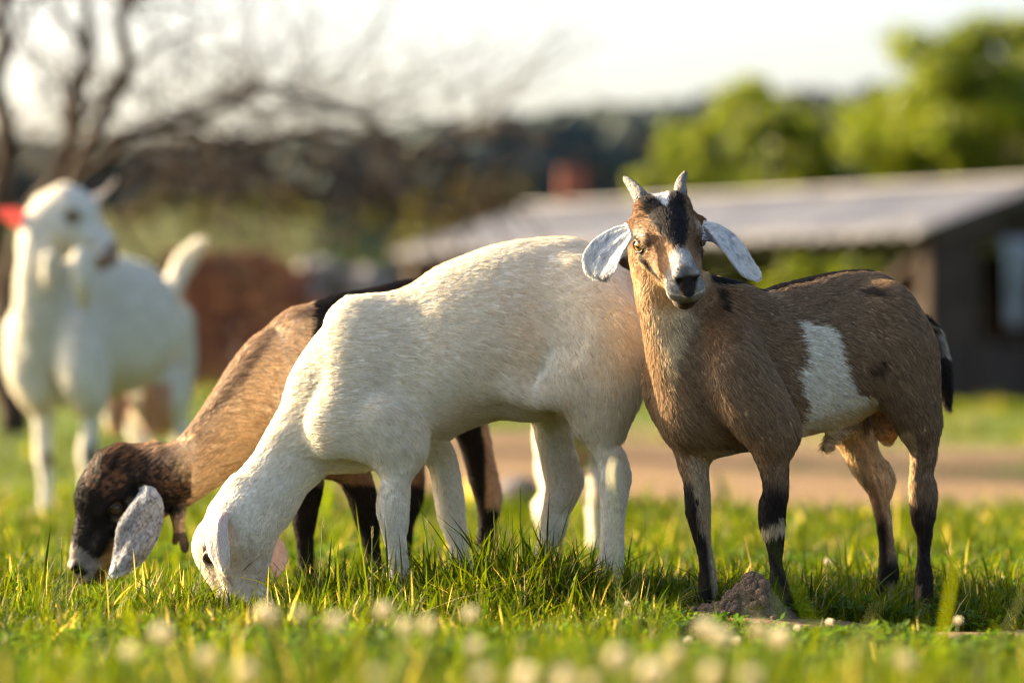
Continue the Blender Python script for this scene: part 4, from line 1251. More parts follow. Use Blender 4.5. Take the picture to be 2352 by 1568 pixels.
def make_ground():
    dd = np.concatenate([np.linspace(-30, 2.6, 14), np.arange(2.8, 9.6, .028), np.geomspace(9.7, 60, 150), np.geomspace(61, 2600, 90)])
    t = np.concatenate([np.linspace(-1, -.125, 26), np.linspace(-.12, .12, 130), np.linspace(.125, 1, 26)])
    D, T = np.meshgrid(dd, t, indexing='ij')
    X = T * (np.maximum(np.abs(D), 1) * 1.25 + 6.0) * np.where(np.abs(T) < .13, 1, 1 + 1.5 * (np.abs(T) - .12))
    Y = D - 6
    Z = ground_z(X, Y)
    n, m = D.shape
    V = np.stack([X.ravel(), Y.ravel(), Z.ravel()], 1)
    i = np.arange(n - 1)[:, None] * m + np.arange(m - 1)[None]
    Q = np.stack([i, i + 1, i + m + 1, i + m], -1).reshape(-1, 4)
    dm = dirt_amount(X, Y).ravel()
    n1 = vnoise(V * .5, 81); n2 = vnoise(V * 5, 82)
    g = np.tile(np.array((.075, .115, .022)), (len(V), 1))
    g = mixc(g, (.13, .15, .035), .5 * sstep(-.2, 1, n1)); g = mixc(g, (.05, .07, .02), .5 * sstep(0, 1, n2))
    dist = D.ravel()
    g = mixc(g, (.055, .04, .025), .75 * sstep(9.0, 7.5, dist))      # soil shows between the blades close by
    g = mixc(g, (.050, .058, .010), .9 * sstep(40, 60, dist) * sstep(170, 150, dist))
    g = mixc(g, (.03, .042, .025), sstep(150, 166, dist))
    dirt = np.tile(np.array((.185, .125, .068)), (len(V), 1)); dirt = mixc(dirt, (.14, .09, .055), .8 * sstep(-.2, .9, n2 + .8 * vnoise(V * 1.6, 83))); dirt = mixc(dirt, (.27, .19, .105), .5 * sstep(.2, 1, n1))
    c = mixc(g, dirt, dm) * 1.0
    col = g * (1 - dm[:, None]) + dirt * dm[:, None]
    me = mesh_np('ground', V, quads=Q)
    set_col(me, col)
    m_, nt, b = mat_new('ground_soil')
    at = nt.nodes.new('ShaderNodeAttribute'); at.attribute_name = 'coat'
    tc = nt.nodes.new('ShaderNodeTexCoord')
    n_ = nt.nodes.new('ShaderNodeTexNoise'); n_.inputs['Scale'].default_value = 55; n_.inputs['Detail'].default_value = 8
    nt.links.new(tc.outputs['Object'], n_.inputs['Vector'])
    mr = nt.nodes.new('ShaderNodeMapRange'); mr.inputs[3].default_value = .55; mr.inputs[4].default_value = 1.4
    nt.links.new(n_.outputs['Fac'], mr.inputs[0])
    sc = nt.nodes.new('ShaderNodeVectorMath'); sc.operation = 'SCALE'
    nt.links.new(at.outputs['Color'], sc.inputs[0]); nt.links.new(mr.outputs[0], sc.inputs['Scale'])
    nt.links.new(sc.outputs[0], b.inputs['Base Color'])
    bp = nt.nodes.new('ShaderNodeBump'); bp.inputs['Strength'].default_value = .8; bp.inputs['Distance'].default_value = .02
    nt.links.new(n_.outputs['Fac'], bp.inputs['Height']); nt.links.new(bp.outputs['Normal'], b.inputs['Normal'])
    b.inputs['Roughness'].default_value = .95; b.inputs['Specular IOR Level'].default_value = .1
    o = link('ground', me, m_); o['kind'] = 'structure'
    return o


# ------------------------------------------------------------------ grass
def blades(x, y, h, w, rng, lean=.75, tan=.05, dead=None, seg=3, tone=1.0):
    """arrays of blade feet -> verts, tris, colours"""
    n = len(x)
    z = ground_z(x, y)
    az = rng.uniform(0, 2 * math.pi, n)
    ln = np.abs(rng.normal(0, lean, n)) + .08
    fx, fy = np.cos(az), np.sin(az)
    wa = az + math.pi / 2 + rng.normal(0, .5, n)
    wx, wy = np.cos(wa), np.sin(wa)
    kink = rng.uniform(.8, 2.2, n)
    V = np.zeros((n, 2 * seg + 1, 3), np.float32)
    for s in range(seg + 1):
        t = s / seg
        off = ln * h * t ** kink
        zz = z + h * (t - .28 * np.minimum(ln, 1.1) * t * t) - .004
        cx, cy = x + fx * off, y + fy * off
        ww = w * (1 - .25 * t) * (1.0 if s < seg else 0) * (.75 if s == 0 else 1)
        if s < seg:
            V[:, 2 * s] = np.stack([cx - wx * ww, cy - wy * ww, zz], 1); V[:, 2 * s + 1] = np.stack([cx + wx * ww, cy + wy * ww, zz + .1 * ww], 1)
        else: V[:, 2 * s] = np.stack([cx, cy, zz], 1)
    loc = []
    for s in range(seg - 1): a = 2 * s; loc += [(a, a + 1, a + 3), (a, a + 3, a + 2)]
    a = 2 * (seg - 1); loc.append((a, a + 1, a + 2))
    T = (np.arange(n)[:, None, None] * (2 * seg + 1) + np.array(loc)[None]).reshape(-1, 3)
    u = rng.uniform(size=(n, 1)); v = rng.normal(size=(n, 1))
    c = np.array((.024, .062, .0035)) * (1 - u) + np.array((.112, .130, .005)) * u
    c = c * np.clip(1 + .22 * v, .5, 1.6) * tone
    r = rng.uniform(size=n)
    dmask = r < tan if dead is None else dead
    straw = np.array((.42, .33, .17)) * rng.uniform(.6, 1.2, (n, 1))
    c = np.where(dmask[:, None], straw, c)
    c = np.repeat(c, 2 * seg + 1, axis=0)
    return V.reshape(-1, 3), T, c


def grass_height(x, y):
    d = y + 6
    px = 1176 + x * FPX / d
    p = np.stack([x, y, 0 * x], 1)
    n = vnoise(p * 5, 91)
    h = .034 + .012 * n
    left = smooth((1500 - px) / 250)
    h = h + .018 * left * np.exp(-((d - 6.0) / .35) ** 2) - .020 * np.exp(-((px - 540) / 130) ** 2) * np.exp(-((d - 5.85) / .35) ** 2) - .026 * np.exp(-((px - 215) / 120) ** 2) * np.exp(-((d - 6.1) / .35) ** 2)
    h = h + .030 * np.exp(-((px - 1160) / 190) ** 2) * np.exp(-((d - 5.93) / .14) ** 2)      # taller tuft before the white kid
    h = h * (1 - .74 * smooth((px - 1480) / 120) * smooth((d - 4.7) / .3) * smooth((6.0 - d) / .2))
    h = np.where(d > 6.4, h + .004 + .008 * n, h)
    h = h + .026 * smooth((4.5 - d) / .8)
    h = np.where((d > 4.4) & (d < 5.3), np.minimum(h, .046), h)
    return np.clip(h, .012, .2)


def make_grass():
    rng = np.random.default_rng(5)
    mat = mat_attr('grass_blade', .5, .5, (1.35, 1.3, .45), spec=.06)
    B = Batch()

    def patch(n, d0, d1, wid, hscale, wscale, seg, tan=.05, dense_pow=1.0):
        d = d0 + (d1 - d0) * rng.uniform(size=n) ** dense_pow
        x = rng.uniform(-1, 1, n) * (wid[0] + wid[1] * d)
        y = d - 6
        dm = dirt_amount(x, y)
        keep = rng.uniform(size=n) > dm * 1.05
        x, y = x[keep], y[keep]
        h = grass_height(x, y) * rng.lognormal(0, .38, len(x)) * hscale
        h *= 1 - .5 * dm[keep]
        w = wscale * rng.uniform(.6, 1.35, len(x))
        B.add(*(lambda r: (r[0], None, r[1], r[2]))(blades(x, y, h, w, rng, seg=seg, tan=tan)))
    patch(26000, 2.9, 5.2, (.1, .20), 1.0, .0022, 3, .05)
    patch(95000, 5.2, 6.7, (.02, .17), 1.0, .0018, 3, .06)
    patch(18000, 5.2, 6.7, (.3, .28), 1.0, .0022, 3, .06)
    patch(30000, 6.7, 10.0, (.05, .19), 1.05, .0028, 3, .05)
    patch(34000, 10.0, 24.0, (.3, .22), .85, .005, 2, .06, 1.6)
    patch(16000, 24.0, 46.0, (1.0, .25), 1.6, .014, 2, .06)
    patch(45000, 2.4, 10.0, (1.6, .40), 1.0, .0032, 2, .05)
    patch(45000, 10.0, 45.0, (3.0, .45), 1.3, .011, 2, .05, 1.5)
    # single long stalks and dry straws in the plane of focus
    n = 420
    x = rng.uniform(-1.1, .9, n); d = rng.uniform(5.5, 6.3, n); y = d - 6
    px = 1176 + x * FPX / d
    keep = (rng.uniform(size=n) < np.where(px > 1500, .35, 1)) & (dirt_amount(x, y) < .5)
    x, y = x[keep], y[keep]
    v, t, c = blades(x, y, rng.uniform(.06, .115, len(x)), rng.uniform(.0005, .0011, len(x)), rng, lean=.35, seg=4, dead=rng.uniform(size=len(x)) < .45)
    B.add(v, None, t, c)
    o = link('meadow_grass', B.mesh('meadow_grass', False), mat)
    o['kind'] = 'stuff'; o['label'] = 'short sunlit meadow grass with dry straws'; o['category'] = 'grass'
    # clover leaves near the ground
    B = Batch()
    n = 26000
    d = rng.uniform(4.3, 8.2, n); x = rng.uniform(-1, 1, n) * (.05 + .18 * d); y = d - 6
    dens = vnoise(np.stack([x, y, 0 * x], 1) * 3.2, 95)
    keep = (dens + .4 * (x > .2) > -.1) & (rng.uniform(size=n) > dirt_amount(x, y))
    x, y = x[keep], y[keep]; n = len(x)
    h = np.minimum(grass_height(x, y) * rng.uniform(.35, .95, n), .05)
    z = ground_z(x, y) + h
    az = rng.uniform(0, 6.28, n); s = rng.uniform(.005, .0105, n); tilt = rng.normal(0, .35, (n, 2))
    prof = np.array([(0, 0), (.45, .42), (.95, .50), (1.25, .22), (1.15, 0), (1.25, -.22), (.95, -.50), (.45, -.42)])
    V = []
    for k in range(3):
        a = az + k * 2.094
        ux, uy = np.cos(a), np.sin(a)
        L = prof[None, :, 0] * s[:, None]; W = prof[None, :, 1] * s[:, None]
        vx = x[:, None] + ux[:, None] * L - uy[:, None] * W; vy = y[:, None] + uy[:, None] * L + ux[:, None] * W
        vz = z[:, None] + (vx - x[:, None]) * tilt[:, :1] + (vy - y[:, None]) * tilt[:, 1:] + .35 * np.abs(W) + .1 * L
        V.append(np.stack([vx, vy, vz], -1))
    V = np.concatenate([v.reshape(-1, 3) for v in V])
    T = np.array([(0, i, i + 1) for i in range(1, 7)])
    T = (np.arange(3 * n)[:, None, None] * 8 + T[None]).reshape(-1, 3)
    u = rng.uniform(size=(n, 1)); c = np.array((.04, .10, .018)) * (1 - u) + np.array((.10, .16, .03)) * u
    c = np.repeat(np.tile(c, (3, 1)), 8, axis=0)
    B.add(V, None, T, c)
    o = link('clover_leaves', B.mesh('clover_leaves', False), mat)
    o['kind'] = 'stuff'; o['label'] = 'low three-lobed clover leaves between the grass'; o['category'] = 'clover'


# ------------------------------------------------------------------ flowers
def clover_head_mesh(seed, r=.010):
    rng = np.random.default_rng(seed)
    B = Batch()
    n = 70
    for i in range(n):
        t = math.acos(1 - 1.72 * (i + .5) / n); p = i * 2.39996
        out = np.array([math.sin(t) * math.cos(p), math.sin(t) * math.sin(p), math.cos(t)])
        up = out * .75 + np.array([0, 0, .65]); up /= np.linalg.norm(up)
        side = np.cross(up, out + .01); side /= np.linalg.norm(side); nn = np.cross(side, up)
        c = out * r * .45
        L = r * rng.uniform(.62, .8); w = r * .17
        v = [c - side * w * .4, c + side * w * .4, c + up * L * .6 + side * w + nn * w * .4, c + up * L + nn * w * .2, c + up * L * .6 - side * w + nn * w * .4]
        col = np.array((.62, .58, .48)) * rng.uniform(.85, 1.1) if t < 1.6 else np.array((.62, .50, .36))
        B.add(v, None, [(0, 1, 2), (0, 2, 4), (4, 2, 3)], np.clip(col, 0, .86))
    return B.mesh('flower_head', False)


def make_flowers():
    rng = np.random.default_rng(9)
    mat_h = mat_attr('clover_petals', .6, .4, (1, 1, .85)); mat_s = mat_plain('flower_stem', (.09, .15, .03), .6, noise=(90, (.14, .18, .05)))
    heads = [clover_head_mesh(k) for k in range(3)]
    for h in heads: h.materials.append(mat_h)
    # (px, py, distance, scale, where)
    spots = [(612, 1412, 4.75, 1.1), (690, 1408, 4.7, .9), (770, 1432, 4.6, 1.05), (880, 1403, 4.8, .9), (930, 1437, 4.55, 1.1), (985, 1434, 4.5, 1.15), (1080, 1412, 4.85, .95),
             (1092, 1482, 4.4, .9), (372, 1457, 4.5, 1.1), (300, 1494, 4.4, 1.0), (478, 1506, 4.35, .95), (1618, 1446, 4.6, 1.1), (1655, 1466, 4.5, 1.1), (1742, 1448, 4.65, 1.1), (1790, 1468, 4.6, 1.2),
             (1548, 1502, 4.3, 1.1), (1420, 1512, 4.2, 1.1), (1210, 1556, 4.1, 1.2), (1300, 1562, 4.05, 1.0), (1500, 1545, 4.15, 1.1), (1635, 1548, 4.1, 1.1), (1720, 1556, 4.05, 1.15), (1110, 1552, 4.1, .9),
             (862, 1548, 4.1, .9), (1830, 1482, 5.30, .75), (1905, 1446, 5.42, .72), (1580, 1470, 5.2, .7), (1690, 1492, 5.1, .75), (2200, 1424, 5.0, .9), (2268, 1340, 6.35, .75), (2290, 1362, 6.3, .7), (2305, 1330, 6.5, .7),
             (1900, 1290, 7.0, .8), (2180, 1268, 7.4, .8), (1440, 1385, 5.5, .6), (1360, 1560, 4.2, .9), (560, 1545, 4.1, 1.0), (2080, 1520, 4.4, .9)]
    made = []
    where = ['below the grazing white kid', 'in the lower middle foreground', 'near the lower left corner', 'before the brown kid', 'in the lower right foreground', 'behind the brown kid']
    for i, (px, py, d, s) in enumerate(spots):
        if d < 4.95: d -= .95
        p = P(px, py, d); g = float(ground_z(p[0], p[1]))
        p[2] = max(p[2], g + .02)
        root = empty('clover_flower', (p[0], p[1], g))
        H = p[2] - g
        lx, ly = rng.normal(0, .010, 2)
        v, q, t = tube_mesh(catmull([(lx, ly, -.005), (lx * .3, ly * .3, H * .5), (0, 0, H - .004)], 3), [.0008] * 7, 5)
        link('stem', mesh_np('stem', v, t, q), mat_s, root)
        h = link('flower_head', heads[i % 3], None, root, (0, 0, H - .002)); h.scale = (s, s, s); h.rotation_euler = (rng.normal(0, .25), rng.normal(0, .25), rng.uniform(0, 6))
        w = 5 if d > 6.2 else (2 if px < 520 else 0 if (px < 1150 and py < 1450) else 1 if px < 1500 else 3 if (px < 1950 and d > 4.95) else 4)
        made.append((w, px, root))
        h.scale = (s * rng.uniform(.75, 1.15),) * 3
    nth = ['leftmost', 'second from left', 'third from left', 'fourth from left', 'fifth from left', 'sixth from left', 'seventh from left', 'eighth from left', 'ninth from left', 'tenth from left', 'eleventh from left', 'twelfth from left']
    for w in range(6):
        for k, (_, px, root) in enumerate(sorted([m for m in made if m[0] == w], key=lambda m: m[1])):
            tag(root, 'white clover flower, ' + nth[k] + ' of those ' + where[w], 'flower', 'white clover flowers')
    # tall pale bud out of focus close to the lens
    p = P(1410, 1092, 4.35); g = float(ground_z(p[0], p[1]))
    root = empty('plantain_spike', (p[0], p[1], g)); H = p[2] - g
    v, q, t = tube_mesh(catmull([(.01, 0, -.005), (.004, 0, H * .6), (0, 0, H)], 4), .0009, 5); link('stem', mesh_np('stem', v, t, q), mat_s, root)
    k = np.linspace(0, 1, 9); v, q, t = tube_mesh(np.stack([0 * k, 0 * k, H - .016 + .034 * k], 1), .0052 * np.sin(math.pi * (.12 + .8 * k)) ** .6, 8)
    link('flower_spike', mesh_np('flower_spike', v, t, q), mat_plain('plantain', (.55, .50, .25), .8, noise=(400, (.7, .66, .45)), bump=.5, bscale=600), root)
    tag(root, 'tall pale blurred flower spike before the white kid\'s hind leg', 'flower')
    # buttercup at the left
    p = P(110, 1350, 5.95); g = float(ground_z(p[0], p[1])); root = empty('buttercup', (p[0], p[1], g)); H = p[2] - g
    v, q, t = tube_mesh(catmull([(.006, 0, -.005), (.002, 0, H * .6), (0, 0, H)], 4), .0006, 5); link('stem', mesh_np('stem', v, t, q), mat_s, root)
    B = Batch()
    for k in range(5):
        a = k * 1.2566; u = np.array([math.cos(a), math.sin(a), .8]); s_ = np.array([-math.sin(a), math.cos(a), 0])
        B.add([np.zeros(3), u * .004 + s_ * .0035, u * .0065 + s_ * .002, u * .0065 - s_ * .002, u * .004 - s_ * .0035], None, [(0, 1, 2), (0, 2, 3), (0, 3, 4)])
    link('flower_head', B.mesh('flower_head', False), mat_plain('buttercup_petal', (.80, .55, .02), .4), root, (0, 0, H))
    tag(root, 'small yellow buttercup at the far left', 'flower')
    # a few stalks with seed heads among the kids
    mat_seed = mat_plain('seed_head', (.30, .26, .08), .8, noise=(300, (.42, .36, .16)))
    stalks = [(742, 1192, 5.9, 'beside the white kid\'s throat'), (855, 1215, 5.88, 'before the white kid\'s near foreleg'), (140, 1240, 6.05, 'under the dark kid\'s muzzle'), (304, 1308, 6.0, 'below the speckled ear'), (980, 1195, 5.95, 'before the white kid\'s far foreleg'), (1195, 1120, 6.02, 'before the white kid\'s far hind leg')]
    for px, py, d, wh in stalks:
        p = P(px, py, d); g = float(ground_z(p[0], p[1])); H = p[2] - g
        root = empty('grass_stalk', (p[0], p[1], g)); bend = rng.normal(0, .006)
        v, q, t = tube_mesh(catmull([(bend, .003, -.004), (bend * .4, 0, H * .5), (0, 0, H)], 5), .0007, 5); link('stem', mesh_np('stem', v, t, q), mat_s, root)
        B = Batch()
        for k in range(26):
            a = k * 2.4; zz = H - .014 + .018 * k / 26; c = np.array([math.cos(a) * .0012, math.sin(a) * .0012, zz]); u = np.array([math.cos(a) * .0016, math.sin(a) * .0016, .0028]); s_ = np.array([-math.sin(a), math.cos(a), 0]) * .0008
            B.add([c - s_, c + s_, c + u], None, [(0, 1, 2)])
        link('seed_head', B.mesh('seed_head', False), mat_seed, root)
        tag(root, 'thin green stalk with seed head ' + wh, 'grass stalk')


def make_molehill():
    rng = np.random.default_rng(3)
    c = P(1715, 1405, 5.82); g = float(ground_z(c[0], c[1]))
    base = np.array([c[0], c[1], g])
    n, m = 90, 150
    r = np.linspace(0, 1, n)[:, None]; a = np.linspace(0, 2 * math.pi, m, endpoint=False)[None]
    X = r * np.cos(a) * .105 - .012; Y = r * np.sin(a) * .07
    h = .062 * np.exp(-((X - .012) / .036) ** 2 - (Y / .034) ** 2) + .016 * np.exp(-((X + .045) / .045) ** 2 - (Y / .04) ** 2) - .010 * smooth((r - .6) / .4) * np.ones_like(a)
    p = np.stack([X.ravel(), Y.ravel(), 0 * X.ravel()], 1)
    q = np.stack([X.ravel(), Y.ravel(), h.ravel()], 1)
    lump = .0050 * np.abs(vnoise(q * 95, 1)) + .0040 * np.abs(vnoise(q * 230, 2)) + .0020 * vnoise(q * 520, 3)
    Zv = h.ravel() + lump - .003
    V = np.stack([X.ravel() + .004 * vnoise(q * 160, 4), Y.ravel() + .004 * vnoise(q * 160, 5), Zv], 1)
    i = np.arange(n - 1)[:, None] * m; j = np.arange(m)[None]; k = (j + 1) % m
    Q = np.stack([i + j, i + k, i + m + k, i + m + j], -1).reshape(-1, 4)
    soil = mat_plain('loose_soil', (.29, .215, .155), .95, noise=(130, (.17, .12, .085)), bump=.9, bscale=330, spec=.1)
    root = empty('molehill', base)
    link('soil_heap', mesh_np('soil_heap', V, quads=Q), soil, root)
    for k in range(26):
        bm = bmesh.new(); s = rng.uniform(.003, .010)
        bmesh.ops.create_icosphere(bm, subdivisions=2, radius=s)
        for v in bm.verts:
            pp = np.array([v.co[:]]) / s; f = 1 + .25 * float(vnoise(pp * 2.2, 50 + k)[0]); v.co *= f
        x, y = rng.normal(-.01, .06), rng.normal(-.02, .035)
        hz = .062 * math.exp(-((x - .012) / .034) ** 2 - (y / .034) ** 2) + .016 * math.exp(-((x + .045) / .045) ** 2 - (y / .04) ** 2)
        if (x / .1) ** 2 + (y / .065) ** 2 > 1: hz = -.002
        bm_obj('clod', bm, soil, root, (x, y, hz + s * .4), True)
    tag(root, 'lumpy brown molehill of loose soil at the brown kid\'s front feet', 'molehill')


# ------------------------------------------------------------------ buildings, bricks, rubble
def box_bm(bm, c, s, M=None):
    r = bmesh.ops.create_cube(bm, size=1)
    for v in r['verts']:
        p = Vector((v.co.x * s[0], v.co.y * s[1], v.co.z * s[2]))
        if M is not None: p = M @ p
        v.co = p + Vector(c)


def box_obj(name, c, s, mat, parent=None, bevel=0.0, M=None):
    bm = bmesh.new(); box_bm(bm, (0, 0, 0), s, M)
    if bevel: bmesh.ops.bevel(bm, geom=bm.edges[:], offset=bevel, segments=1, affect='EDGES')
    return bm_obj(name, bm, mat, parent, c)


def make_brickpile():
    rng = random.Random(4)
    d = 26.0; x0 = (372 - 1176) / FPX * d; x1 = (742 - 1176) / FPX * d
    y0 = d - 6; g = float(ground_z((x0 + x1) / 2, y0))
    root = empty('brick_stack', ((x0 + x1) / 2, y0, g))
    mats = [mat_plain('brick_%s' % n_, c, .9, noise=(25, c2), bump=.4, bscale=60) for n_, c, c2 in (('red', (.36, .115, .062), (.24, .08, .05)), ('orange', (.48, .18, .085), (.34, .115, .06)), ('dark', (.22, .08, .055), (.14, .06, .045)))]
    meshes = []
    for m in mats:
        bm = bmesh.new(); box_bm(bm, (0, 0, 0), (.245, .117, .062)); bmesh.ops.bevel(bm, geom=bm.edges[:], offset=.004, segments=1, affect='EDGES')
        me = bpy.data.meshes.new('brick'); bm.to_mesh(me); bm.free(); me.materials.append(m); meshes.append(me)
    W = x1 - x0; rows = 15
    for r in range(rows):
        z = .034 + r * .066
        along = r % 2 == 0
        step = .252 if along else .124
        n = int(W / step)
        cut = max(0, r - 10) * .075
        for layer in range(2):
            for k in range(n):
                x = -W / 2 + step * (k + .5)
                if x > W / 2 - cut - .05 or (r == rows - 1 and rng.random() < .5): continue
                if layer == 1 and (k % 2 and r < rows - 2): continue
                o = link('brick', meshes[rng.choice((0, 0, 1, 2))], None, root, (x + rng.uniform(-.006, .006), layer * (.14 if along else .26) + rng.uniform(-.012, .012), z))
                o.rotation_euler = (0, 0, (0 if along else math.pi / 2) + rng.uniform(-.05, .05))
    for k in range(14):   # loose bricks slid down at the right end
        o = link('brick', meshes[rng.choice((0, 1, 1, 2))], None, root, (W / 2 + rng.uniform(-.16, .06), rng.uniform(-.16, .1), .04 + (.62 - k * .042)))
        o.rotation_euler = (rng.uniform(-.5, .5), rng.uniform(.2, .7), rng.uniform(0, 3))
    tag(root, 'stack of dark red bricks behind the white doe\'s tail', 'bricks')
    # grey rubble to its right
    cm = mat_plain('old_concrete', (.15, .14, .145), .9, noise=(8, (.21, .195, .195)), bump=.5, bscale=30)
    root2 = empty('rubble_heap', ((760 - 1176) / FPX * 30, 24, float(ground_z(-1.5, 24))))
    for k in range(40):
        bm = bmesh.new(); bmesh.ops.create_icosphere(bm, subdivisions=2, radius=1)
        sx, sy, sz = rng.uniform(.12, .26), rng.uniform(.12, .25), rng.uniform(.09, .18)
        for v in bm.verts:
            f = 1 + .28 * float(vnoise(np.array([v.co[:]]) * 1.7, 200 + k)[0]); v.co = Vector((v.co.x * sx * f, v.co.y * sy * f, v.co.z * sz * f))
        x = rng.uniform(-.7, .75); h = max(.05, 1.25 - abs(x) * 1.1)
        bm_obj('concrete_chunk', bm, cm, root2, (x, rng.uniform(-.3, .4), rng.uniform(.05, h)))
    tag(root2, 'grey heap of broken concrete beside the brick stack', 'rubble')


def make_shed():
    A = np.array([-1.37, 43.0]); Bp = np.array([4.71, 36.7])
    e = (Bp - A) / np.linalg.norm(Bp - A); L = np.linalg.norm(Bp - A); nrm = np.array([-e[1], e[0]])
    if nrm[1] < 0: nrm = -nrm
    g = float(ground_z(Bp[0], Bp[1])) - .05
    zE, zR, half = 2.36, 2.97, 2.2
    root = empty('shed', (A[0], A[1], 0), math.atan2(e[1], e[0]))
    # local frame: x along the eave, y into the depth, z up
    wood = mat_plain('shed_board', (.034, .022, .017), .85, noise=(6, (.065, .042, .032)), bump=.4, bscale=30)
    beam = mat_plain('shed_beam', (.065, .042, .03), .8, noise=(5, (.045, .03, .02)), bump=.3, bscale=20)
    m_, nt, b = mat_new('asbestos_sheet')
    tc = nt.nodes.new('ShaderNodeTexCoord'); n_ = nt.nodes.new('ShaderNodeTexNoise'); n_.inputs['Scale'].default_value = 3.0; n_.inputs['Detail'].default_value = 8
    nt.links.new(tc.outputs['Object'], n_.inputs['Vector'])
    rp = nt.nodes.new('ShaderNodeValToRGB'); rp.color_ramp.elements[0].color = (.27, .262, .26, 1); rp.color_ramp.elements[1].color = (.42, .405, .395, 1)
    rp.color_ramp.elements[0].position = .35; rp.color_ramp.elements[1].position = .7
    nt.links.new(n_.outputs['Fac'], rp.inputs[0]); nt.links.new(rp.outputs[0], b.inputs['Base Color']); b.inputs['Roughness'].default_value = .8
    # corrugated roof sheets
    sl = math.hypot(half, zR - zE)
    for side in (0, 1):
        for k in range(10):
            xs = np.linspace(k * L / 10 - .03, (k + 1) * L / 10 + .03, 37); ys = np.linspace(-.12, 1.0, 6)
            vs = []
            for t in ys:
                for x in xs:
                    yy = half * t if side == 0 else 2 * half - half * t
                    vs.append((x, yy, zE + (zR - zE) * t + .034 * math.sin(x / .29 * 2 * math.pi) + (.008 if k % 2 else 0)))
            n = len(xs); q = [(i * n + j, i * n + j + 1, (i + 1) * n + j + 1, (i + 1) * n + j) for i in range(5) for j in range(n - 1)]
            me = mesh_np('roof_sheet', vs, quads=q)
            o = link('roof_sheet', me, m_, root)
            md = o.modifiers.new('thickness', 'SOLIDIFY'); md.thickness = .012
    o = box_obj('ridge_cap', (L / 2, half, zR + .03), (L + .1, .26, .05), m_, root, .02)
    # gable wall on the near (right) end, boards
    nb = 24
    for k in range(nb):
        y = (k + .5) * 2 * half / nb; top = zE + (zR - zE) * (1 - abs(y - half) / half) - .10
        if .9 < y < 1.9: continue
        box_obj('wall_board', (L - .12 + (k % 2) * .008, y, (g + top) / 2), (.022, 2 * half / nb - .008, top - g), wood, root)
    # doorway with a pale plastic sheet hung across its upper part
    box_obj('door_post', (L - .12, .86, (g + 2.3) / 2), (.08, .08, 2.3 - g), beam, root); box_obj('door_post', (L - .12, 1.95, (g + 2.55) / 2), (.08, .08, 2.55 - g), beam, root)
    box_obj('door_lintel', (L - .12, 1.4, 2.34), (.06, 1.1, .14), beam, root)
    box_obj('door_panel', (L - .16, 1.4, (g + 1.1) / 2), (.03, 1.0, 1.1 - g), wood, root)
    # rafters at the rake, eave beam, posts, low front boards, back wall
    for s, yy in ((1, half / 2), (-1, 1.5 * half)):
        M = Matrix.Rotation(s * math.atan2(zR - zE, half), 3, 'X')
        box_obj('barge_board', (L + .02, yy, (zE + zR) / 2 - .09), (.04, sl + .1, .16), beam, root, 0, M)
    box_obj('eave_beam', (L / 2, .05, zE - .12), (L - .1, .10, .12), beam, root)
    for k in range(5):
        box_obj('post', (.1 + k * (L - .3) / 4, .06, (g + zE - .18) / 2), (.12, .12, zE - .18 - g), beam, root)
    M = Matrix.Rotation(math.radians(-38), 3, 'Y'); box_obj('brace', (L - .62, .06, zE - .52), (1.0, .07, .09), beam, root, 0, M)
    for k in range(7):
        box_obj('front_board', (L / 2, .16, g + .12 + k * .17), (L - .2, .025, .155), wood, root)
    nb = 40
    for k in range(nb):
        box_obj('wall_board', ((k + .5) * (L - .1) / nb, 2 * half - .12 + (k % 2) * .006, (g + zE - .1) / 2), (L / nb - .01, .022, zE - .1 - g), wood, root)
    nb = 18
    for k in range(nb):
        y = (k + .5) * 2 * half / nb; top = zE + (zR - zE) * (1 - abs(y - half) / half) - .10
        box_obj('wall_board', (.08 + (k % 2) * .006, y, (g + top) / 2), (.022, 2 * half / nb - .008, top - g), wood, root)
    tag(root, 'dark wooden shed under a long grey corrugated roof', 'shed')
    # hanging plastic sheet (its own thing)
    xs = np.linspace(0, .50, 15); zs = np.linspace(0, 1.0, 18); vs = []
    for z in zs:
        for x in xs:
            pinch = 1 - .55 * z ** 2
            vs.append((.05 * math.sin(x * 16 + z * 2) + .03 * math.sin(z * 6), (x - .25) * pinch, -z))
    n = len(xs); q = [(i * n + j, i * n + j + 1, (i + 1) * n + j + 1, (i + 1) * n + j) for i in range(len(zs) - 1) for j in range(n - 1)]
    pl = A + e * (L + .02) + nrm * 1.38
    o = link('plastic_sheet', mesh_np('plastic_sheet', vs, quads=q), mat_plain('pale_plastic', (.30, .325, .36), .45, noise=(3, (.15, .165, .19))), None, (pl[0], pl[1], 2.26)); o.rotation_euler = (0, 0, math.atan2(e[1], e[0]))
    md = o.modifiers.new('thickness', 'SOLIDIFY'); md.thickness = .004
    tag(o, 'pale bluish plastic sheet hanging in the shed doorway at right', 'sheet')


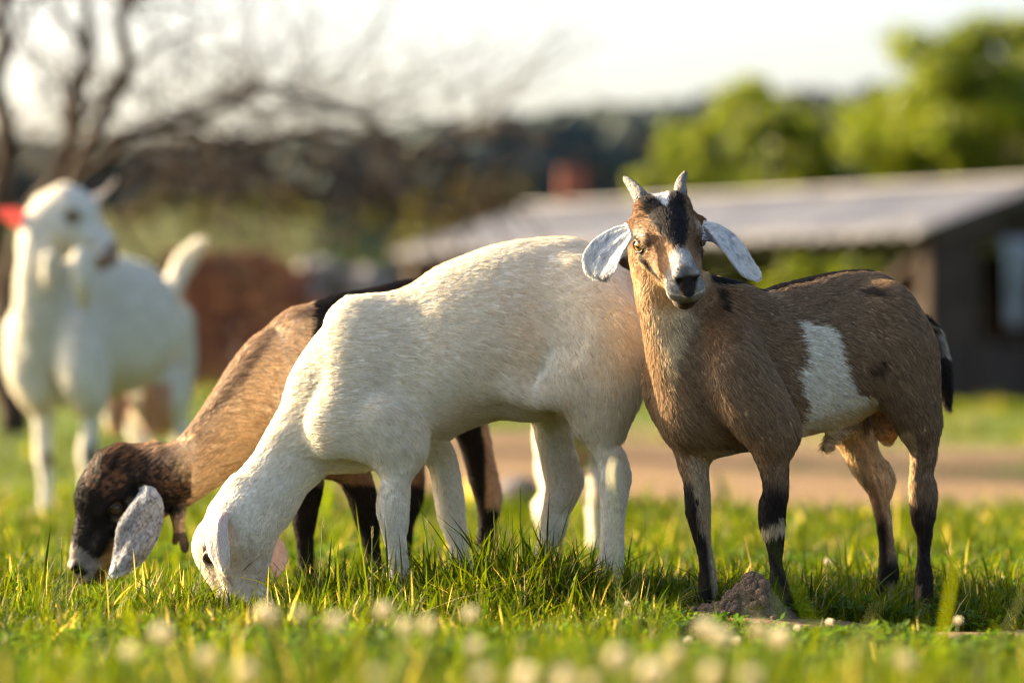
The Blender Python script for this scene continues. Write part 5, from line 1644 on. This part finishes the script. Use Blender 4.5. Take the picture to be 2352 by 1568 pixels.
def make_house(px, d, w, depth, hw, hr, wallm, roofm, label, chim=None, name='house'):
    x = (px - 1176) / FPX * d; y = d - 6; g = float(ground_z(x, y)) - .2
    root = empty(name, (x, y, g))
    box_obj('wall', (0, depth / 2, hw / 2), (w, depth, hw), wallm, root)
    bm = bmesh.new()
    o_ = .25
    vs = [bm.verts.new(v) for v in ((-w / 2 - o_, -o_, hw - .08), (w / 2 + o_, -o_, hw - .08), (w / 2 + o_, depth + o_, hw - .08), (-w / 2 - o_, depth + o_, hw - .08), (-w / 2 - o_, depth / 2, hr), (w / 2 + o_, depth / 2, hr))]
    for f in ((0, 1, 5, 4), (3, 4, 5, 2), (0, 4, 3), (1, 2, 5), (0, 3, 2, 1)): bm.faces.new([vs[i] for i in f])
    bmesh.ops.recalc_face_normals(bm, faces=bm.faces)
    rf = bm_obj('roof', bm, roofm, root)
    fm = mat_plain('window_frame', (.6, .58, .55), .6); gm = mat_plain('window_glass', (.03, .035, .045), .1, spec=.6)
    for sx in (-.28, .28):
        f = box_obj('window', (sx * w, -.03, hw * .55), (w * .2, .08, hw * .42), fm, root)
        box_obj('pane', (0, -.045, 0), (w * .16, .02, hw * .34), gm, f)
    if chim:
        box_obj('chimney', chim[0], chim[1], chim[2], rf, .03)
    tag(root, label, 'house')


# ------------------------------------------------------------------ trees
def grow(rng, start, direction, length, radius, depth, out, curve=.25, up=.1, splits=(2, 3), ratio=.68, spread=.7, seg=5):
    pts = [np.array(start, float)]; dv = np.array(direction, float); dv /= np.linalg.norm(dv)
    for i in range(seg):
        dv = dv + rng.normal(0, curve / seg ** .5, 3) * .6 + np.array([0, 0, up / seg]); dv /= np.linalg.norm(dv)
        pts.append(pts[-1] + dv * length / seg)
    out.append((np.array(pts), radius, radius * .6, depth))
    if depth <= 0: return
    for k in range(rng.integers(splits[0], splits[1] + 1)):
        t = rng.uniform(.35, 1.0); i = min(int(t * seg), seg - 1); p = pts[i] + (pts[i + 1] - pts[i]) * (t * seg - i)
        nd = dv + rng.normal(0, spread, 3); nd /= np.linalg.norm(nd)
        grow(rng, p, nd, length * ratio * rng.uniform(.7, 1.15), radius * (1 - .4 * t) * .62, depth - 1, out, curve, up, splits, ratio, spread, max(3, seg - 1))


def branch_mesh(name, segs, nseg=6):
    B = Batch()
    for pts, r0, r1, _ in segs:
        v, q, t = tube_mesh(pts, np.linspace(r0, r1, len(pts)), nseg, True); B.add(v, q, t)
    return B.mesh(name)


def leaf_cloud(rng, centers, n_each, spread, size, col_a, col_b, squash=.8):
    n = len(centers) * n_each
    c = np.repeat(np.asarray(centers), n_each, axis=0)
    off = rng.normal(size=(n, 3)); off /= np.linalg.norm(off, axis=1)[:, None]; off *= (rng.uniform(size=(n, 1)) ** .45) * spread; off[:, 2] *= squash
    p = c + off
    a = rng.normal(size=(n, 3)); a /= np.linalg.norm(a, axis=1)[:, None]
    b = np.cross(a, rng.normal(size=(n, 3))); b /= np.linalg.norm(b, axis=1)[:, None]
    s = size * rng.uniform(.6, 1.4, (n, 1))
    V = np.stack([p - a * s, p + b * s * .5, p + a * s, p - b * s * .5], 1).reshape(-1, 3)
    Q = np.arange(4 * n).reshape(-1, 4)
    u = rng.uniform(size=(n, 1)); col = np.array(col_a) * (1 - u) + np.array(col_b) * u
    col = np.repeat(col * np.clip(1 + .2 * rng.normal(size=(n, 1)), .5, 1.6), 4, axis=0)
    return V, Q, col


LEAF = None
BARK = None


def leafy_tree(name, px, d, top_py, half_w_px, label, seed, col_a=(.065, .125, .010), col_b=(.205, .23, .015), bottom_py=None, n_clumps=46, group=None, cat='tree', leaves=150):
    rng = np.random.default_rng(seed)
    x = (px - 1176) / FPX * d; y = d - 6; g = float(ground_z(x, y))
    top = CAM_Z - (top_py - 941.7) / FPX * d; hw = half_w_px / FPX * d
    H = top - g
    bot = H * .25 if bottom_py is None else max(.1, CAM_Z - (bottom_py - 941.7) / FPX * d - g)
    root = empty(name, (x, y, g))
    segs = []
    grow(rng, (0, 0, -.1), (rng.normal(0, .05), 0, 1), H * .55, H * .03, 3, segs, curve=.25, up=.3, ratio=.62, spread=.5)
    tr = [s for s in segs if s[3] == 3]; br = [s for s in segs if s[3] < 3]
    link('trunk', branch_mesh('trunk', tr, 8), BARK, root)
    link('limbs', branch_mesh('limbs', br, 5), BARK, root)
    cs = []
    while len(cs) < int(n_clumps * 1.05):
        q = rng.normal(size=3); q /= np.linalg.norm(q); q *= rng.uniform(.35, 1) ** .5
        q = q * np.array([hw, hw * .8, (H - bot) / 2]) + np.array([0, 0, (H + bot) / 2])
        k = (q[2] - bot) / (H - bot)
        if abs(q[0]) > hw * (1.05 - .45 * max(0, k - .45) / .55): continue
        cs.append(q)
    V, Q, c = leaf_cloud(rng, cs, leaves, hw * .23, hw * .026 + .03, col_a, col_b)
    me = mesh_np('crown', V, quads=Q, smooth_shade=False); set_col(me, c)
    link('crown', me, LEAF, root)
    tag(root, label, cat, group)


def make_trees():
    global LEAF, BARK
    LEAF = mat_attr('tree_leaf', .5, .5, (1.3, 1.25, .5)); BARK = mat_plain('bark', (.055, .035, .022), .9, noise=(8, (.03, .02, .013)), bump=.6, bscale=25)
    leafy_tree('tree', 2270, 62, 15, 300, 'tallest bright green tree at the right edge above the shed roof', 1, n_clumps=90, leaves=230)
    leafy_tree('tree', 2010, 66, 215, 150, 'low rounded green tree between the two taller ones over the shed', 2, n_clumps=44)
    leafy_tree('tree', 1735, 64, 175, 190, 'pointed yellow-green tree rising behind the brown kid\'s horns', 3, n_clumps=54)
    leafy_tree('tree', 1555, 60, 290, 120, 'small yellow-green tree left of the horns behind the shed roof', 4, n_clumps=30)
    leafy_tree('shrub', 1955, 39.5, 572, 80, 'green shrub under the shed eave above the brown kid\'s back', 5, n_clumps=24, cat='shrub', bottom_py=760)
    leafy_tree('shrub', 1820, 40.5, 580, 95, 'yellow-green shrub under the shed eave beside the right ear', 6, n_clumps=26, cat='shrub', bottom_py=760)
    leafy_tree('shrub', 1690, 41.5, 610, 70, 'dark shrub against the shed behind the brown kid\'s muzzle', 7, n_clumps=18, cat='shrub', bottom_py=760, col_a=(.03, .05, .01), col_b=(.06, .08, .015))
    leafy_tree('shrub', 970, 56, 425, 70, 'yellowish shrub at the left tip of the shed roof', 8, n_clumps=22, cat='shrub', bottom_py=640, col_a=(.10, .11, .012), col_b=(.18, .16, .02))
    leafy_tree('shrub', 820, 44, 560, 85, 'bluish green shrub between rubble heap and shed', 9, n_clumps=24, cat='shrub', bottom_py=720, col_a=(.05, .10, .055), col_b=(.09, .16, .085))
    leafy_tree('shrub', 560, 80, 492, 110, 'low green shrub in the far meadow above the brick stack', 10, n_clumps=26, cat='shrub', bottom_py=600, col_a=(.05, .075, .012), col_b=(.11, .12, .02))
    leafy_tree('shrub', 690, 70, 505, 60, 'small pale green shrub right of the brick stack in the far meadow', 12, n_clumps=16, cat='shrub', bottom_py=590, col_a=(.12, .13, .03), col_b=(.2, .19, .06))
    for k, (px_, d_, tp, hw_, ca, cb, lb) in enumerate([
            (300, 70, 500, 60, (.06, .05, .02), (.12, .09, .03), 'brownish shrub behind the white doe\'s head'),
            (400, 92, 455, 75, (.05, .06, .014), (.10, .10, .02), 'dark olive shrub above the white doe\'s back'),
            (470, 64, 545, 55, (.07, .10, .012), (.15, .16, .02), 'small green shrub over the doe\'s raised tail'),
            (640, 100, 430, 90, (.035, .042, .022), (.07, .075, .035), 'broad dull olive thicket on the far slope'),
            (880, 88, 470, 70, (.05, .055, .02), (.10, .10, .03), 'dull green shrub left of the shed roof tip'),
            (1060, 70, 400, 80, (.06, .05, .018), (.12, .095, .03), 'rusty shrub rising behind the shed roof\'s left slope'),
            (1180, 75, 380, 60, (.05, .05, .018), (.11, .09, .03), 'dark bush behind the roof left of the chimney')]):
        leafy_tree('shrub', px_, d_, tp, hw_, lb, 40 + k, n_clumps=18, cat='shrub', bottom_py=tp + 130, col_a=ca, col_b=cb)
    # the bare tree at the left
    rng = np.random.default_rng(23)
    d = 18.0
    def PT(px, py, dd=d): p = P(px, py, dd); return p
    b0 = PT(10, 990); g = float(ground_z(b0[0], b0[1])); base = np.array([b0[0], b0[1], g])
    root = empty('bare_tree', base)
    mains = [([(10, 1010), (14, 800), (40, 600), (95, 440), (150, 290), (180, 100), (200, -60)], .13, .035, 18.0),
             ([(40, 620), (120, 480), (205, 360), (270, 210), (300, 60), (320, -80)], .09, .04, 17.8),
             ([(10, 760), (-5, 500), (0, 250), (-10, 0), (-20, -150)], .10, .05, 18.2),
             ([(95, 470), (200, 400), (330, 310), (460, 258), (600, 232), (720, 245), (860, 290), (1010, 330), (1180, 395)], .05, .012, 17.6),
             ([(150, 420), (300, 370), (470, 330), (640, 300), (820, 300), (1000, 320), (1130, 300)], .04, .010, 18.6),
             ([(150, 290), (230, 180), (330, 120), (440, 60), (560, 30)], .035, .008, 18.3),
             ([(205, 360), (300, 280), (420, 270), (520, 330), (640, 340)], .03, .008, 17.4),
             ([(60, 560), (200, 480), (360, 420), (520, 400), (700, 380), (900, 420)], .035, .008, 18.9)]
    twigs = []
    for pts, r0, r1, dd in mains:
        p = catmull(np.array([PT(a, b, dd) for a, b in pts]), 5)
        p = p + np.stack([vnoise(p * 6, 300 + int(r0 * 1000)), vnoise(p * 6, 301), vnoise(p * 6, 302 + int(r0 * 1000))], 1) * .07
        seg = [(p - base, r0 * .55, r1 * .6, 0)]
        link('trunk' if r0 > .12 else 'limb', branch_mesh('limb', seg, 9), BARK, root)
        n = len(p)
        stem = pts[-1][1] < 100
        for k in range(int(n * (.55 if stem else 1.5))):
            i = rng.integers(int(n * .25), n); dv = rng.normal(size=3) * np.array([1, .6, .9]) + np.array([.35, 0, .3 if stem else -.05])
            grow(rng, p[i] - base, dv, rng.uniform(.35, .85), max(.0050, r1 * .3), 2, twigs, curve=.5, up=.05, splits=(2, 3), ratio=.7, spread=.6, seg=4)
    o = link('twigs', branch_mesh('twigs', twigs, 4), BARK, root); o['kind'] = 'stuff'
    ends = np.array([s[0][-1] for s in twigs if s[3] == 0])
    V, Q, c = leaf_cloud(rng, ends[::3], 2, .06, .011, (.13, .085, .05), (.2, .13, .08))
    me = mesh_np('withered_leaves', V, quads=Q, smooth_shade=False); set_col(me, c); o = link('withered_leaves', me, LEAF, root); o['kind'] = 'stuff'
    tag(root, 'bare branching tree at the left with drooping twigs', 'tree')


def make_forest():
    rng = np.random.default_rng(77)
    B = Batch()
    for k in range(4200):
        d = 168 + 150 * rng.uniform() ** 1.2; x = rng.uniform(-.45, .45) * d
        y = d - 6; g = float(ground_z(x, y)); h = rng.uniform(4.2, 5.8); r = rng.uniform(1.2, 2.2)
        nl, ns = 5, 7
        vs = []
        for i in range(nl):
            t = i / (nl - 1); rr = r * math.sin(math.pi * (.12 + .83 * t)) ** .8
            for j in range(ns):
                a = 6.283 * j / ns + i * .4; f = rng.uniform(.7, 1.25)
                vs.append((x + rr * f * math.cos(a), y + rr * f * math.sin(a), g + h * (.12 + .88 * t) * rng.uniform(.95, 1.04)))
        q = [(i * ns + j, i * ns + (j + 1) % ns, (i + 1) * ns + (j + 1) % ns, (i + 1) * ns + j) for i in range(nl - 1) for j in range(ns)]
        c = np.array((.026, .046, .046)) * rng.uniform(.75, 1.3) + np.array((.012, .006, 0)) * rng.uniform()  # blue of distant haze mixed into the foliage colour
        B.add(vs, q, None, c)
    o = link('distant_forest', B.mesh('distant_forest', False), mat_attr('forest_foliage', .9, fine=1.2))
    o['kind'] = 'stuff'; o['label'] = 'dark wooded hillside along the horizon'; o['category'] = 'forest'


def make_stone():
    rng = np.random.default_rng(8)
    p = P(1195, 1000, 14.0); g = float(ground_z(p[0], p[1]))
    bm = bmesh.new(); bmesh.ops.create_icosphere(bm, subdivisions=2, radius=1)
    for v in bm.verts:
        q = np.array([v.co[:]]); f = 1 + .18 * float(vnoise(q * 1.6, 5)[0]) + .06 * float(vnoise(q * 5, 6)[0]); v.co = Vector((v.co.x * .085 * f, v.co.y * .10 * f, v.co.z * .06 * f))
    o = bm_obj('stone', bm, mat_plain('grey_stone', (.07, .068, .078), .9, noise=(14, (.10, .095, .105)), bump=.5, bscale=40), None, (p[0], p[1], g + .03), False)
    tag(o, 'grey stone on the ground seen under the white kid\'s belly', 'stone')
# ================================================================== build
make_ground()
make_forest()
make_shed()
make_brickpile()
make_house(790, 150, 1.9, 2.0, 1.0, 1.55, mat_plain('pale_plaster', (.42, .47, .55), .8, noise=(2, (.34, .38, .45))), mat_plain('slate_roof', (.30, .33, .40), .7, noise=(3, (.22, .25, .31))), 'small pale blue-grey house far off in the meadow')
gh = float(ground_z((1335 - 1176) / FPX * 58, 52)) - .2
make_house(1335, 58, 2.2, 3.0, 2.2 - gh, 3.3 - gh, mat_plain('old_plaster', (.35, .30, .25), .85), mat_plain('dark_roof', (.10, .07, .06), .85),
           'house hidden behind the shed with a red brick chimney', ((-.10, 1.3, 4.06 - gh - .5), (.44, .40, 1.0), mat_plain('chimney_brick', (.38, .13, .07), .9, noise=(14, (.24, .08, .05)), bump=.4, bscale=30)))
make_trees()
make_stone()
goat_brown()
white = goat_white()
goat_dark()
goat_doe()
# a fifth goat, cream, stands behind the white kid and shows only a hind leg
def copy_tree(o, parent=None):
    c = o.copy(); COL.objects.link(c); c.parent = parent
    for ch in o.children:
        if not ch.name.startswith('ear'): copy_tree(ch, c)
    return c
hid = copy_tree(white)
hid.rotation_euler = (0, 0, math.radians(-90)); hid.location = (.120, 2.35, .006); hid.scale = (.66, .66, .66)
tag(hid, 'cream goat mostly hidden behind the white kid, only its pale hind legs showing', 'goat')
make_molehill()
make_flowers()
make_grass()
